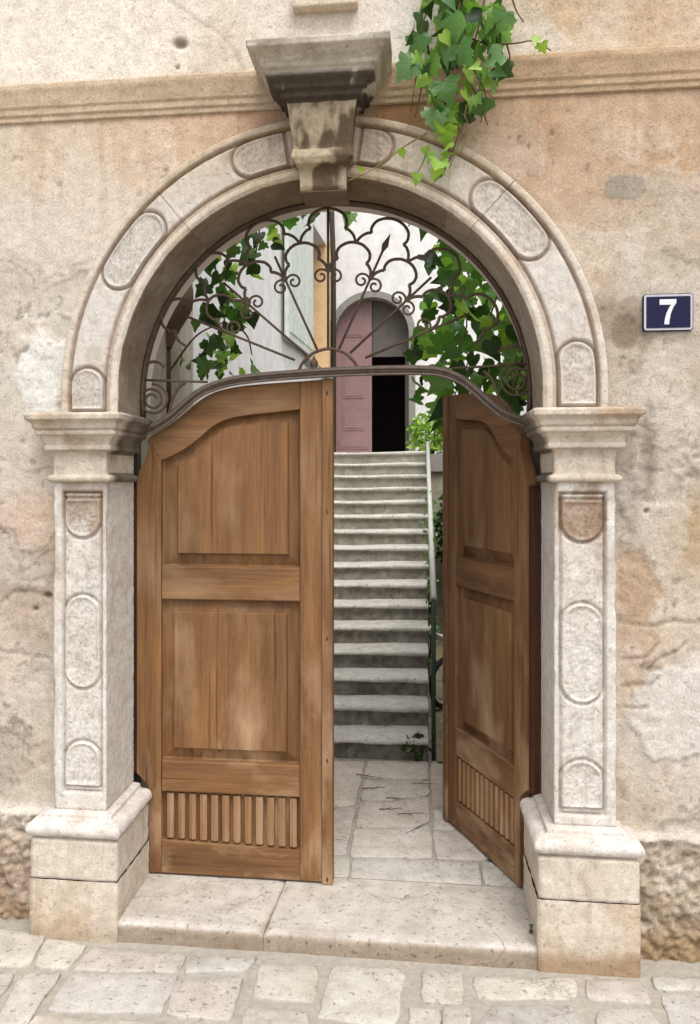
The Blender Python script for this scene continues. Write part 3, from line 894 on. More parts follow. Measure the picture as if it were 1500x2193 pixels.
# arch stones
Z0A = ZCAP + 0.005
def arch_stone(a0, a1, seed, foot=0):
    """angles in degrees; foot=+-1 adds the straight part down to the capital"""
    res = 0.0065
    RM = (RI + RO) / 2
    path = []
    if foot:
        ang = 180 if foot < 0 else 0
        for z in np.arange(Z0A, AZ - 0.001, res): path.append((ang, z - AZ))
        rng = np.linspace(0, abs(a1 - a0), int(abs(a1 - a0) / math.degrees(res / RM)))
        path += [((180 - t) if foot < 0 else t, 0.0) for t in rng]
    else:
        path = [(a, 0.0) for a in np.linspace(a0, a1, max(2, int(math.radians(abs(a1 - a0)) * RM / res)))]
    # section: soffit, rounded arris, front, outer side
    sec = [(RI + 0.0, y) for y in np.arange(0.275, -0.045, -0.012)]
    sec += [(RI + 0.010 - 0.010 * math.cos(t), -0.05 - 0.010 * math.sin(t)) for t in np.linspace(0, math.pi / 2, 4)]
    nf0 = len(sec)
    sec += [(r, -0.06) for r in np.arange(RI + 0.014, RO - 0.004, 0.0052)]
    nf1 = len(sec)
    sec += [(RO, -0.056), (RO, -0.03), (RO, 0.03)]
    sec = np.array(sec)
    n, m = len(sec), len(path)
    P = np.zeros((n, m, 3)); N = np.zeros_like(P)
    A = np.array([p[0] for p in path]); DZ = np.array([p[1] for p in path])
    ca, sa = np.cos(np.radians(A)), np.sin(np.radians(A))
    R = sec[:, 0][:, None] + 0 * A[None]
    P[..., 0] = AX + R * ca; P[..., 2] = AZ + R * sa + DZ; P[..., 1] = sec[:, 1][:, None]
    isf = np.zeros((n, m), bool); isf[nf0:nf1] = True
    iss = np.zeros((n, m), bool); iss[:nf0 - 2] = True
    N[isf] = (0, -1, 0)
    N[..., 0] = np.where(iss, -ca[None], N[..., 0]); N[..., 2] = np.where(iss, -sa[None], N[..., 2])
    x, y, z = P[..., 0], P[..., 1], P[..., 2]
    # along-arc coordinate (metres at the middle radius), 0 at the springing of the left/right foot
    s = np.where(DZ != 0, 0, 1)
    SA = np.radians(A)[None] * RM + np.where(np.abs(A) > 90, -1, 1)[None] * DZ[None]    # grows with angle
    q = R - (RI + 0.060 + RO - 0.036) / 2
    pw = (RO - 0.036 - RI - 0.060) / 2
    fr = pw - np.abs(q)
    d = -0.005 * sst(-0.002, 0.003, fr) - 0.018 * np.exp(-((fr - 0.002) / 0.007) ** 2)
    d += 0.006 * np.exp(-((R - RI - 0.022) / 0.016) ** 2)
    d -= 0.006 * np.exp(-((R - RI - 0.046) / 0.004) ** 2)
    r = pw - 0.008
    def stad(c0, c1):
        lo, hi = math.radians(min(c0, c1)) * RM + r, math.radians(max(c0, c1)) * RM - r
        lo, hi = (lo, hi) if hi > lo else ((lo + hi) / 2,) * 2
        return np.hypot(q, SA - np.clip(SA, lo, hi)) - r
    foot_top_l = math.radians(180) * RM - (-(Z0A - AZ))
    sds = [stad(133.2, 153.6), stad(31.2, 53.0)]
    sds.append(np.maximum(stad(174.0, 200), -(math.pi * RM + 0.078 - SA) ) if True else 0)
    sds.append(np.maximum(stad(-20, 10.2), -(SA + 0.078)))
    sds.append(np.maximum(stad(80, 112.0), -(SA - math.radians(99.0) * RM)))
    sds.append(np.maximum(stad(74.0, 105), -(math.radians(81.5) * RM - SA)))
    sd = sds[0]
    for t in sds[1:]: sd = np.minimum(sd, t)
    d -= 0.016 * np.exp(-((sd - 0.004) / 0.0065) ** 2) * sst(0, 0.003, fr)
    d += 0.006 * np.exp(-((sd + 0.010) / 0.006) ** 2)
    d += np.where(sd < -0.016, 0.005 * (fbm(x * 120, z * 120, 0, 131 + seed, 2) - 0.5) - 0.001, 0)
    d = d * isf
    d += (0.0055 * (fbm(x * 20, y * 20, z * 20, 132 + seed) - 0.5) + 0.003 * (fbm(x * 70, y * 70, z * 70, 133 + seed, 2) - 0.5)) * (isf | iss)
    # colours: warm grey stone, rusty grooves, grimy soffit with shade painted in
    nn = fbm(x * 6, y * 6, z * 6, 134 + seed, 5)
    hi = sst(2.9, 3.35, z)
    base = L(222, 210, 196, KA) * (1 - hi[..., None]) + L(206, 188, 164, KA) * hi[..., None]
    pg = (sst(0.006, 0.016, fr) * isf * (1 - 0.6 * hi))[..., None]
    base = base * (1 - pg) + L(219, 212, 204, KA) * pg
    m1 = (sst(0.50, 0.72, nn) * 0.38)[..., None]
    c = base * (1 - m1) + L(188, 160, 130, KA) * m1
    gr = (np.exp(-((fr - 0.002) / 0.008) ** 2) + np.exp(-((sd - 0.004) / 0.007) ** 2) * (fr > 0) + 0.6 * np.exp(-((R - RI - 0.046) / 0.006) ** 2)).clip(0, 1) * isf
    c = c * (1 - 0.62 * gr[..., None]) + L(128, 92, 62, KA) * 0.62 * gr[..., None]  # rust plus contrast darkening painted into the recessed grooves
    inside = ((sd < -0.014) & isf)[..., None]
    spk = sst(0.50, 0.64, fbm(x * 150, z * 150, y, 137 + seed, 2))[..., None]
    c = np.where(inside, (c * 0.75 + 0.25 * L(196, 184, 170, KA)) * (1 - 0.24 * spk), c)
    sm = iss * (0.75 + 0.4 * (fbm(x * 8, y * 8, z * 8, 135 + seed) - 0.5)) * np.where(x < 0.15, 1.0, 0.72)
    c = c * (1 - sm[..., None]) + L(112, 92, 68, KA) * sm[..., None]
    k = (np.exp(-((x - AX) / 0.28) ** 2) * hi * 0.55 * sst(0.35, 0.6, nn + 0.1))[..., None]
    c = c * (1 - k) + L(120, 90, 58, KA) * k
    P2 = P + N * d[..., None]
    mask = (sd < -0.004) & isf & (fr > 0)
    mf = mask[:-1, :-1] & mask[1:, 1:] & mask[:-1, 1:] & mask[1:, :-1]
    o = toportal(sheet('arch_stone', P2, c, 'limestone', por, sel=~mf))
    cols = mf.any(0); k = 0
    while k < len(cols):
        if cols[k]:
            e = k
            while e < len(cols) and cols[e]: e += 1
            sub = np.zeros_like(mf); sub[:, k:e] = mf[:, k:e]
            if sub.sum() > 12: toportal(sheet('medallion', P2, c, 'limestone', o, sel=sub))
            k = e
        k += 1
    return o
arch_stone(180, 129.82, 0, -1)
arch_stone(129.68, 90.07, 10)
arch_stone(47.32, 89.93, 20)
arch_stone(0, 47.18, 30, 1)

# keystone: console body, roll, foot, and its cornice
def key():
    prof = [(-0.09 + 0.0, 3.186), (-0.07, 3.188), (-0.062, 3.200), (-0.060, 3.268), (-0.050, 3.275), (-0.020, 3.285), (-0.006, 3.310), (-0.012, 3.340), (-0.034, 3.352), (-0.038, 3.366), (-0.026, 3.42), (-0.010, 3.48), (0.0, 3.536)]
    pr = resample(prof, 0.007)
    z = pr[:, 1]
    yf = -0.165 - pr[:, 0]
    hwid = np.interp(z, [3.20, 3.27, 3.31, 3.36, 3.54], [0.098, 0.100, 0.128, 0.122, 0.146])
    seg = [('a', t) for t in np.linspace(0, 1, 14)[:-1]] + [('f', t) for t in np.linspace(0, 1, 40)] + [('b', t) for t in np.linspace(0, 1, 14)[1:]]
    P = np.zeros((len(pr), len(seg), 3)); N = np.zeros_like(P)
    for j, (s, t) in enumerate(seg):
        yb_ = np.where(z < 3.266, 0.10, 0.02)
        if s == 'a': P[:, j, 0] = AX - hwid; P[:, j, 1] = yb_ + (yf - yb_) * t; N[:, j] = (-1, 0, 0)
        elif s == 'b': P[:, j, 0] = AX + hwid; P[:, j, 1] = yf + (yb_ - yf) * t; N[:, j] = (1, 0, 0)
        else: P[:, j, 0] = AX - hwid + 2 * hwid * t; P[:, j, 1] = yf; N[:, j] = (0, -1, 0)
        P[:, j, 2] = z
    x, y, zz = P[..., 0], P[..., 1], P[..., 2]
    d = 0.012 * (fbm(x * 18, y * 18, zz * 18, 141) - 0.5) + 0.005 * (fbm(x * 60, y * 60, zz * 60, 142, 2) - 0.5)
    n = fbm(x * 11, y * 11, zz * 5, 143, 5)
    m = sst(0.40, 0.54, n)[..., None] * 0.88
    c = L(192, 174, 148, KA) * (1 - m) + L(84, 65, 44, KA) * m
    return toportal(sheet('keystone', P + N * d[..., None], c, 'limestone', por))
ks = key()
# underside of the keystone foot
o = box('keystone_foot', AX - 0.097, AX + 0.097, -0.092, 0.10, 3.182, 3.189, 'corbel_stone', ks); toportal(o)
def kcol(P, isf):
    c = stone_col(L(212, 202, 186, KA), L(170, 154, 130, KA), 0.5, 0, 300)(P, isf)
    n = fbm(P[..., 0] * 13, P[..., 1] * 9, P[..., 2] * 7, 301, 5)
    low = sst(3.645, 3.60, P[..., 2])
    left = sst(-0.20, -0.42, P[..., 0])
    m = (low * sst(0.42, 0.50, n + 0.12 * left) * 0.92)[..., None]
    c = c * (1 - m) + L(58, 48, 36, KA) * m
    n2 = fbm(P[..., 0] * 3, P[..., 1] * 9, P[..., 2] * 40, 302, 3)
    m = (sst(3.63, 3.66, P[..., 2]) * sst(0.45, 0.7, n2) * 0.4)[..., None]
    return c * (1 - m) + L(128, 122, 106, KA) * m
kc = wrap('keystone_cornice', AX - 0.140, AX + 0.140, -0.165, 0.03, 0.03, [(-0.10, 3.532), (0.002, 3.532), (0.004, 3.540), (0.028, 3.545), (0.030, 3.566), (0.050, 3.572), (0.055, 3.590), (0.072, 3.606), (0.084, 3.610), (0.086, 3.632), (0.098, 3.640), (0.112, 3.668), (0.140, 3.695), (0.150, 3.702), (0.152, 3.728), (0.140, 3.735), (-0.14, 3.745)], 0.0065, kcol, None, ks, 0.004, seed=310, chip=0.006)

# ------------------------------------------------------------------ door step
def step():
    sx0, sx1 = XL1 + 0.060, XR0 - 0.060
    P1 = empty('door_step', ((sx0 + sx1) / 2, -0.15, 0), 'worn pale stone door step cracked in two under the doors', 'step')
    inv = P1.matrix_basis.inverted(); inv = Matrix.Translation((-(sx0 + sx1) / 2, 0.15, 0))
    xcrack = -0.62
    for (a, b_, sd) in ((sx0, xcrack - 0.001, 1), (xcrack + 0.001, sx1, 2)):
        prof = resample([(-0.152, -0.09), (-0.156, 0.028), (-0.153, 0.041), (-0.145, 0.049), (-0.12, 0.053), (0.36, ZF + 0.004), (0.362, -0.05)], 0.012)
        X = np.linspace(a, b_, max(4, int((b_ - a) / 0.012)))
        P = np.zeros((len(prof), len(X), 3))
        P[..., 0] = X[None]; P[..., 1] = prof[:, 0:1]; P[..., 2] = prof[:, 1:2]
        x, y, z = P[..., 0], P[..., 1], P[..., 2]
        n = fbm(x * 6, y * 6, z * 9, 151)
        P[..., 1] += np.where(y < -0.1, 0.012 * (n - 0.5), 0) + 0.010 * (fbm(x * 3, x * 0, 0, 152) - 0.5) * (y < 0)
        P[..., 2] += 0.005 * (n - 0.5) - 0.010 * np.exp(-((x + 0.4) / 0.5) ** 2) * np.exp(-((y + 0.12) / 0.12) ** 2)
        edge = np.minimum(np.abs(x - a), np.abs(x - b_))
        if sd == 1: e = np.abs(x - b_)
        else: e = np.abs(x - a)
        P[..., 2] -= 0.010 * np.exp(-(e / 0.012) ** 2) * (z > 0.03)
        P[..., 0] += 0.06 * (y + 0.15) * np.exp(-(e / 0.02) ** 2) * (1 if sd == 2 else 1)
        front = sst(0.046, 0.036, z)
        m = (0.45 + 0.7 * fbm(x * 4, z * 20, y * 9, 153))[..., None] * front[..., None] * 0.9  # front face painted darker to stand in for its shading
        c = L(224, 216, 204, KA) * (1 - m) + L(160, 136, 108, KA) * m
        worn = np.exp(-((z - 0.045) / 0.012) ** 2)[..., None] * (y < -0.11)[..., None] * 0.5  # pale line along the front edge is a painted highlight
        c = c * (1 - worn) + L(236, 226, 218, KA) * worn
        o = sheet('step_stone', P, c, 'paving', P1)
        o.data.transform(inv)
    return P1
step()

# ------------------------------------------------------------------ courtyard floor
cf = mesh_obj('courtyard_floor', [(-3, 0.2, ZF - 0.015), (4.5, 0.2, ZF - 0.015), (4.5, 9, ZF - 0.015), (-3, 9, ZF - 0.015)], [(0, 1, 2, 3)], 'mortar', kind='structure')
cf['label'] = 'courtyard floor of worn stone slabs between the doors and the stairs'
def ZCc(pts): return [np.array(G(700 + x / 3.333, 1560 + y / 3.333, ZF)) for x, y in pts]
slabs = [
    [(285, 228), (728, 228), (735, 360), (262, 350)], [(262, 358), (735, 368), (738, 470), (460, 512), (235, 512)], [(232, 520), (455, 520), (738, 480), (742, 655), (640, 690), (195, 700)],
    [(192, 710), (640, 698), (744, 664), (768, 915), (158, 905)],
    [(-60, 228), (272, 228), (215, 540), (-100, 570)], [(-100, 580), (212, 550), (168, 790), (-140, 790)], [(-140, 800), (165, 800), (148, 905), (-160, 900)],
    [(738, 228), (1000, 228), (1050, 555), (752, 555)], [(753, 565), (1052, 565), (1090, 712), (757, 712)], [(758, 722), (1095, 722), (1180, 930), (776, 925)],
    [(1060, 228), (1400, 228), (1500, 900), (1190, 930)],
]
for pl in slabs: pave_stone(shrink(ZCc(pl), 0.004), lambda x, y: ZF, cf, 'slab', rs, h=0.02, colr=rs.choice([L(232, 223, 212, KA), L(224, 217, 206, KA), L(232, 219, 208, KA)]), dome=0.002)
ya, yc_ = 0.366, G(900, 1838, ZF)[1] - 0.004
for xa, xb in ((-1.30, -0.92), (-0.91, -0.30), (-0.294, 0.335), (0.345, 0.66)):
    pave_stone([np.array(p) for p in ((xa, yc_), (xa, ya), (xb, ya), (xb, yc_))], lambda x, y: ZF, cf, 'slab', rs, h=0.02, colr=L(226, 220, 212, KA), dome=0.002)
# rows out of the camera's sight along the house and beside the stairs
y = yc_ + 0.01
while y < 2.0:
    for xa, xb in ((-1.34, -1.02), (-1.01, -0.70)):
        pave_stone([np.array(p) for p in ((xa, y + 0.36), (xa, y), (xb, y), (xb, y + 0.36))], lambda x, y: ZF - 0.006, cf, 'slab', rs, h=0.02, colr=L(210, 202, 190, KA), dome=0.002)
    y += 0.37

# ------------------------------------------------------------------ doors
XH = U(293, 1400, YDOOR)[0]
def D(px, py):
    x, z = U(px, py, YDOOR)
    return (x - XH, z)
WLEAF = D(713, 1400)[0]
def leaf(root):
    T = 0.050          # stile thickness from the front
    zb = ZF + 0.014
    top = [D(*p) for p in ((300, 948), (325, 932), (360, 912), (395, 886), (425, 860), (460, 840), (510, 828), (580, 821), (650, 816), (692, 813))]
    ztop = lambda u: float(np.interp(u, [p[0] for p in top], [p[1] for p in top]))
    topc = [tuple(p) for p in crom(top, 3)]
    u0 = 0.0; uf = D(690, 0)[0]
    uL = D(345, 0)[0]; uR = D(643, 0)[0]
    z_notch = 0.508; z_cap = 1.94
    nb = 0.062; nc = 0.045
    z_ = lambda py: D(495, py)[1]
    pt = [D(*p) for p in ((345, 987), (385, 967), (420, 943), (455, 913), (490, 896), (540, 887), (600, 881), (643, 876))]
    ptc = [tuple(p) for p in crom(pt, 3)]
    # stiles
    prism('hinge_stile', [(nb, zb), (uL, zb), (uL, ptc[0][1])] + [(0.055, top[1][1] - 0.02), (nc + 0.02, top[1][1] - 0.06), (nc, z_cap + 0.12), (0.012, z_cap + 0.06), (0.0, z_cap), (0.0, z_notch + 0.03), (nb, z_notch - 0.02)], 0, T, 'wood_v', root, 0.003)
    prism('meeting_stile', [(uR, zb), (uf, zb), (uf, ztop(uf)), (uR, ztop(uR))], 0.0005, T, 'wood_v', root, 0.003)
    # curved top rail
    tp = [(u, z) for u, z in topc if 0.055 < u < uR - 0.004]
    prism('top_rail', [(0.055 + 0.001, top[1][1] - 0.02)] + tp + [(uR - 0.001, ztop(uR)), (uR - 0.001, ptc[-1][1])] + ptc[::-1][1:], 0.001, T, 'wood_h', root, 0.003)
    def rail(name, a, b_, bev=0.004):
        prism(name, [(uL + 0.001, z_(b_)), (uR - 0.001, z_(b_)), (uR - 0.001, z_(a)), (uL + 0.001, z_(a))], 0.001, T, 'wood_h', root, bev)
    rail('middle_rail', 1214, 1286, 0.0070)
    rail('lower_rail', 1634, 1702, 0.008)
    prism('bottom_rail', [(uL + 0.001, zb), (uR - 0.001, zb), (uR - 0.001, z_(1814)), (uL + 0.001, z_(1806))], 0.001, T, 'wood_h', root, 0.004)
    # raised panels
    def panel(outer, inner, name):
        n = len(outer)
        ctr = np.mean(outer, 0)
        V, F = [], []
        rings = [(outer, 0.034), ([tuple(np.array(o) + (np.array(i) - np.array(o)) * 0.12) for o, i in zip(outer, inner)], 0.044), ([tuple(np.array(o) + (np.array(i) - np.array(o)) * 0.93) for o, i in zip(outer, inner)], 0.030), (inner, 0.0155), ([tuple(np.array(o) + (np.array(i) - np.array(o)) * 1.06) for o, i in zip(outer, inner)], 0.010)]
        rings[3] = (inner, 0.014)
        for rg, yy in rings:
            for p in rg: V.append((p[0], yy, p[1]))
        for l in range(len(rings) - 1):
            for k in range(n): F.append((l * n + k, l * n + (k + 1) % n, (l + 1) * n + (k + 1) % n, (l + 1) * n + k))
        F.append(tuple((len(rings) - 1) * n + k for k in range(n)))
        mesh_obj(name, V, F, 'wood_v', root)
    pi = [D(*p) for p in ((379, 996), (408, 981), (437, 959), (463, 931), (488, 915), (530, 909), (580, 906), (616, 903))]
    pic = [tuple(p) for p in crom(pi, 3)]
    ob_ = [(uL, z_(1214)), (uL, (z_(1214) + ptc[0][1]) / 2)] + ptc + [(uR, (z_(1214) + ptc[-1][1]) / 2), (uR, z_(1214))]
    ib_ = [(pi[0][0], z_(1187)), (pi[0][0], (z_(1187) + pi[0][1]) / 2)] + pic + [(pi[-1][0], (z_(1187) + pi[-1][1]) / 2), (pi[-1][0], z_(1187))]
    panel(ob_, ib_, 'upper_panel')
    a0, a1 = z_(1634), z_(1286); i0, i1 = z_(1608), z_(1313); il, ir = D(371, 0)[0], D(613, 0)[0]
    panel([(uL, a0), (uL, a1), (uR, a1), (uR, a0)], [(il, i0), (il, i1), (ir, i1), (ir, i0)], 'lower_panel')
    # narrow mouldings round the panels
    # slats over a backing board
    prism('slat_backing', [(uL - 0.01, z_(1820)), (uR + 0.01, z_(1820)), (uR + 0.01, z_(1695)), (uL - 0.01, z_(1695))], 0.036, T + 0.012, 'wood_v', root)
    s0, s1 = D(352, 0)[0], D(640, 0)[0]
    for k in range(12):
        c = s0 + (s1 - s0) * (k + 0.5) / 12
        hw = (s1 - s0) / 12 * 0.33
        za, zt = z_(1804 + k * 0.6), z_(1706)
        V = []
        for zz, q in ((za, 0.0), (za + 0.006, 1.0), (zt, 1.0)):
            V += [(c - hw, 0.037, zz), (c - hw * 0.9, 0.016 - 0.004 * q, zz), (c, 0.010 - 0.006 * q, zz), (c + hw * 0.9, 0.016 - 0.004 * q, zz), (c + hw, 0.037, zz)]
        F = []
        for l in range(2):
            for k2 in range(4): F.append((l * 5 + k2, l * 5 + k2 + 1, (l + 1) * 5 + k2 + 1, (l + 1) * 5 + k2))
        F += [(4, 3, 2, 1, 0), (10, 11, 12, 13, 14)]
        mesh_obj('slat', V, F, 'wood_slat', root)
    # meeting strip and back boards
    strip = prism('meeting_strip', [(uf + 0.0005, zb - 0.008), (WLEAF, zb - 0.008), (WLEAF, ztop(uf) + 0.002), (uf + 0.0005, ztop(uf) + 0.002)], -0.010, T + 0.02, 'wood_v', root, 0.004)
    prism('back_board', [(nb + 0.002, zb + 0.002), (uf - 0.002, zb + 0.002), (uf - 0.002, ztop(uf) - 0.003)] + [(u, z - 0.006) for u, z in topc[::-1] if 0.07 < u < uf - 0.01] + [(0.062, z_cap + 0.1), (0.004, z_cap - 0.01), (0.004, z_notch + 0.04), (nb + 0.002, z_notch - 0.03)], T + 0.0005, T + 0.022, 'wood_v', root)
    for py in (845, 1095, 1362, 1620, 1870):
        u = (uf + WLEAF) / 2; z = z_(py)
        V = [(u + 0.005 * math.cos(a), -0.0106, z + 0.012 * math.sin(a)) for a in np.linspace(0, 2 * math.pi, 9)[:-1]] + [(u, -0.0125, z)]
        mesh_obj('nail_head', V, [(i, (i + 1) % 8, 8) for i in range(8)], 'dark_pipe', strip)
    # hinge-side rebate
    prism('hinge_rebate', [(-0.045, z_notch + 0.01), (0.002, z_notch + 0.035), (0.002, z_cap - 0.01), (-0.045, z_cap - 0.03)], 0.012, T + 0.022, 'wood_red', root, 0.002)
dl = empty('door_leaf', (XH, YDOOR, 0), 'closed brown wooden door leaf with raised panels and slatted foot', 'door')
leaf(dl)
XHR = U(1128, 1400, YDOOR)[0]
dr = empty('door_leaf', (XHR, YDOOR, 0), 'brown wooden door leaf swung open into the courtyard beside the stairs', 'door')
for ch in list(dl.children):
    def mirror_copy(src, par):
        c = src.copy(); c.data = src.data.copy()
        c.data.transform(Matrix.Scale(-1, 4, (1, 0, 0))); c.data.flip_normals()
        COL.objects.link(c); c.parent = par
        for g in src.children: mirror_copy(g, c)
    mirror_copy(ch, dr)
dr.rotation_euler = (0, 0, -math.radians(68.3))
dr.scale = (0.965, 1, 1)

# ------------------------------------------------------------------ wrought-iron fanlight
YG = 0.245
gr = empty('iron_fanlight', (AX, YG, ZCAP), 'wrought iron fanlight grille with rays and scrolls filling the arch above the doors', 'grille')
def IW(px, py, Y=YG):
    x, z = U(px, py, Y)
    return (x - AX, Y - YG, z - ZCAP)
def iron(name, pts, r=0.0065, mat='iron', k=8, smooth=True, flat=None, par=None, Y=YG):
    P = [IW(*p, Y) for p in (crom(pts, k) if smooth and len(pts) > 2 else pts)]
    return tube(name, P, r, mat, gr if par is None else par, 7, flat=flat)
barp = [(286, 928), (330, 915), (365, 893), (395, 867), (425, 843), (455, 828), (500, 815), (560, 807), (620, 802), (690, 797), (760, 794), (830, 792), (900, 792), (945, 796), (985, 811), (1015, 834), (1045, 861), (1075, 884), (1110, 898), (1160, 905)]
bar = iron('transom_bar', barp, 0.02, 'iron_bar', 6, flat=(0.022, 0.020))
iron('bar_bead', [(x, y - 4) for x, y in barp], 0.007, 'iron_bar', 6, par=bar, Y=YG - 0.022)
iron('bar_bead', [(x, y + 9) for x, y in barp], 0.006, 'iron_bar', 6, par=bar, Y=YG - 0.020)
# ring against the stone
ring = [(-0.915 + 0.012, 0, 0.0)] + [((RI - 0.008) * math.cos(math.pi - a), 0, AZ - ZCAP + (RI - 0.008) * math.sin(a)) for a in np.linspace(0, math.pi, 72)] + [(0.915 - 0.012, 0, 0.0)]
tube('arch_ring', [(p[0], 0.015, p[2]) for p in ring], 0.012, 'iron', gr, 6, flat=(0.012, 0.028))
hubc = (703, 800)
RC = U(0, 0, 0)
cxp, cyp = 708.0, 850.0; RP = 410.0
def ringdist(a):
    dx, dy = math.cos(a), math.sin(a)
    ox, oy = hubc[0] - cxp, -(hubc[1] - cyp)
    b_ = ox * dx + oy * dy
    return -b_ + math.sqrt(max(0, b_ * b_ - (ox * ox + oy * oy - RP * RP)))
def polar(adeg, rho):
    a = math.radians(adeg); R = ringdist(a) * rho
    return (hubc[0] + R * math.cos(a), hubc[1] - R * math.sin(a))
for a, r0, r1 in ((90, 0.14, 0.985), (114.5, 0.15, 0.76), (139, 0.16, 0.80), (158, 0.20, 0.86), (66, 0.15, 0.80), (43, 0.17, 0.80), (23, 0.22, 0.84)):
    iron('ray', [polar(a, r0), polar(a, r1)], 0.0060, smooth=False)
ANG = [0, 23, 43, 66, 90, 114.5, 139, 158, 180]
def curl(c, r, a0, turns, sgn, n=22):
    return [(c[0] + r * (1 - 0.75 * t) * math.cos(a0 + sgn * t * turns * 2 * math.pi), c[1] - r * (1 - 0.75 * t) * math.sin(a0 + sgn * t * turns * 2 * math.pi)) for t in np.linspace(0, 1, n)]
for i in range(1, 7):
    a0, a1 = ANG[i], ANG[i + 1]
    da = a1 - a0
    f = lambda t, rho: polar(a0 + da * t, rho)
    pts = [f(0.0, 0.60), f(0.05, 0.645), f(0.14, 0.675), f(0.20, 0.684)]
    lobe = [f(0.20, 0.684), f(0.17, 0.715), f(0.22, 0.755), f(0.36, 0.785), f(0.5, 0.793), f(0.64, 0.785), f(0.78, 0.755), f(0.83, 0.715), f(0.80, 0.684)]
    p2 = [f(0.80, 0.684), f(0.86, 0.675), f(0.95, 0.645), f(1.0, 0.60)]
    iron('scroll_arc', pts, 0.0074); iron('scroll_arc', lobe, 0.0074); iron('scroll_arc', p2, 0.0074)
    # curls at the foot of each sector, springing from the rays
    for tt, sg in ((0.0, -1), (1.0, 1)):
        base = f(tt, 0.60)
        an = math.radians(a0 + da * tt)
        side = an + sg * -1 * -math.pi / 2      # direction into the sector
        side = an + (math.pi / 2 if tt == 0.0 else -math.pi / 2)
        c = (base[0] + 15 * math.cos(side) - 8 * math.cos(an), base[1] - 15 * math.sin(side) + 8 * math.sin(an))
        st_a = math.atan2(-(base[1] - c[1]), base[0] - c[0])
        iron('scroll_curl', curl(c, math.hypot(base[0] - c[0], base[1] - c[1]), st_a, 1.25, 1 if tt == 0.0 else -1), 0.0055, k=2)
for i in range(1, 8):
    al = (ANG[i - 1] + ANG[i]) / 2; ar = (ANG[i] + ANG[i + 1]) / 2; da = ar - al
    f = lambda t, rho: polar(al + da * t, rho)
    iron('scroll_arc', [f(0, 0.793), f(0.07, 0.835), f(0.16, 0.862), f(0.22, 0.868)], 0.0070)
    iron('scroll_arc', [f(0.22, 0.868), f(0.20, 0.90), f(0.25, 0.945), f(0.37, 0.975), f(0.5, 0.984), f(0.63, 0.975), f(0.75, 0.945), f(0.80, 0.90), f(0.78, 0.868)], 0.0070)
    iron('scroll_arc', [f(0.78, 0.868), f(0.84, 0.862), f(0.93, 0.835), f(1, 0.793)], 0.0070)
iron('hub_arc', [(640, 795), (650, 775), (672, 756), (703, 747), (735, 754), (757, 772), (770, 792)], 0.0075)
iron('spring_bar', [(284, 813), (445, 818)], 0.006, smooth=False)
iron('spring_bar', [(968, 789), (1152, 778)], 0.006, smooth=False)
for cx_, cy_, r_, sg in ((327, 856, 34, 1), (1108, 815, 38, -1)):
    sp = [(cx_ + r_ * (1 - 0.72 * t) * math.cos(math.pi / 2 * 1.0 + sg * -t * 2.2 * 2 * math.pi), cy_ - r_ * (1 - 0.72 * t) * math.sin(math.pi / 2 + sg * -t * 2.2 * 2 * math.pi)) for t in np.linspace(0, 1, 48)]
    iron('corner_scroll', sp, 0.0062, k=2)
iron('corner_arc', [(300, 806), (306, 790), (322, 776), (340, 776), (352, 786)], 0.0070)
iron('corner_arc', [(360, 893), (372, 850), (385, 828), (398, 820)], 0.0070)
iron('corner_arc', [(1135, 778), (1125, 758), (1105, 742), (1080, 745), (1068, 755)], 0.0070)
iron('corner_arc', [(1100, 890), (1070, 850), (1052, 810), (1035, 795)], 0.0070)
# finial and arrow head
fz = [(0, 0.018), (0.006, 0.016), (0.010, 0.010), (0.020, 0.016), (0.032, 0.020), (0.044, 0.016), (0.054, 0.008), (0.066, 0.004), (0.072, 0.0)]
fx, fy, fzz = IW(673, 797)
V = [(fx + r_ * math.cos(a), fy + r_ * math.sin(a), fzz + h_ + 0.008) for h_, r_ in fz for a in np.linspace(0, 2 * math.pi, 11)[:-1]]
mesh_obj('finial', V, [(l * 10 + k, l * 10 + (k + 1) % 10, (l + 1) * 10 + (k + 1) % 10, (l + 1) * 10 + k) for l in range(len(fz) - 1) for k in range(10)], 'iron', gr, smooth=True)
p0, p1 = polar(66, 0.78), polar(66, 0.90)
ax_ = np.array(IW(*p0)); bx_ = np.array(IW(*p1)); dd = (bx_ - ax_) / np.linalg.norm(bx_ - ax_); sd_ = np.array([dd[2], 0, -dd[0]])
mid = ax_ + (bx_ - ax_) * 0.35
V = [ax_ - sd_ * 0.005, ax_ + sd_ * 0.005, mid + sd_ * 0.016, mid - sd_ * 0.016, bx_, mid + np.array([0, -0.008, 0]), mid + np.array([0, 0.008, 0])]
mesh_obj('arrow_head', V, [(1, 5, 0), (1, 2, 5), (0, 5, 3), (2, 4, 5), (5, 4, 3), (0, 6, 1), (1, 6, 2), (3, 6, 0), (2, 6, 4), (4, 6, 3)], 'iron', gr)

# ------------------------------------------------------------------ house number plate
hx0, hz1 = U(1377, 631, -0.012); hx1, hz0 = U(1484, 708, -0.012)
pw_, ph_ = hx1 - hx0, (hz1 - hz0)
npl = empty('house_number_plate', ((hx0 + hx1) / 2, -0.012, (hz0 + hz1) / 2), 'dark blue enamel house number plate with white figure 7 and pale rim', 'sign')
def rrect(w_, h_, r_, n=5):
    out = []
    for cx2, cy2, a0 in ((w_ / 2 - r_, h_ / 2 - r_, 0), (-w_ / 2 + r_, h_ / 2 - r_, 90), (-w_ / 2 + r_, -h_ / 2 + r_, 180), (w_ / 2 - r_, -h_ / 2 + r_, 270)):
        for k in range(n + 1):
            a = math.radians(a0 + 90 * k / n); out.append((cx2 + r_ * math.cos(a), cy2 + r_ * math.sin(a)))
    return out
prism('plate_edge', rrect(pw_, ph_, 0.012), -0.006, 0.03, 'enamel_blue', npl, 0.0015)
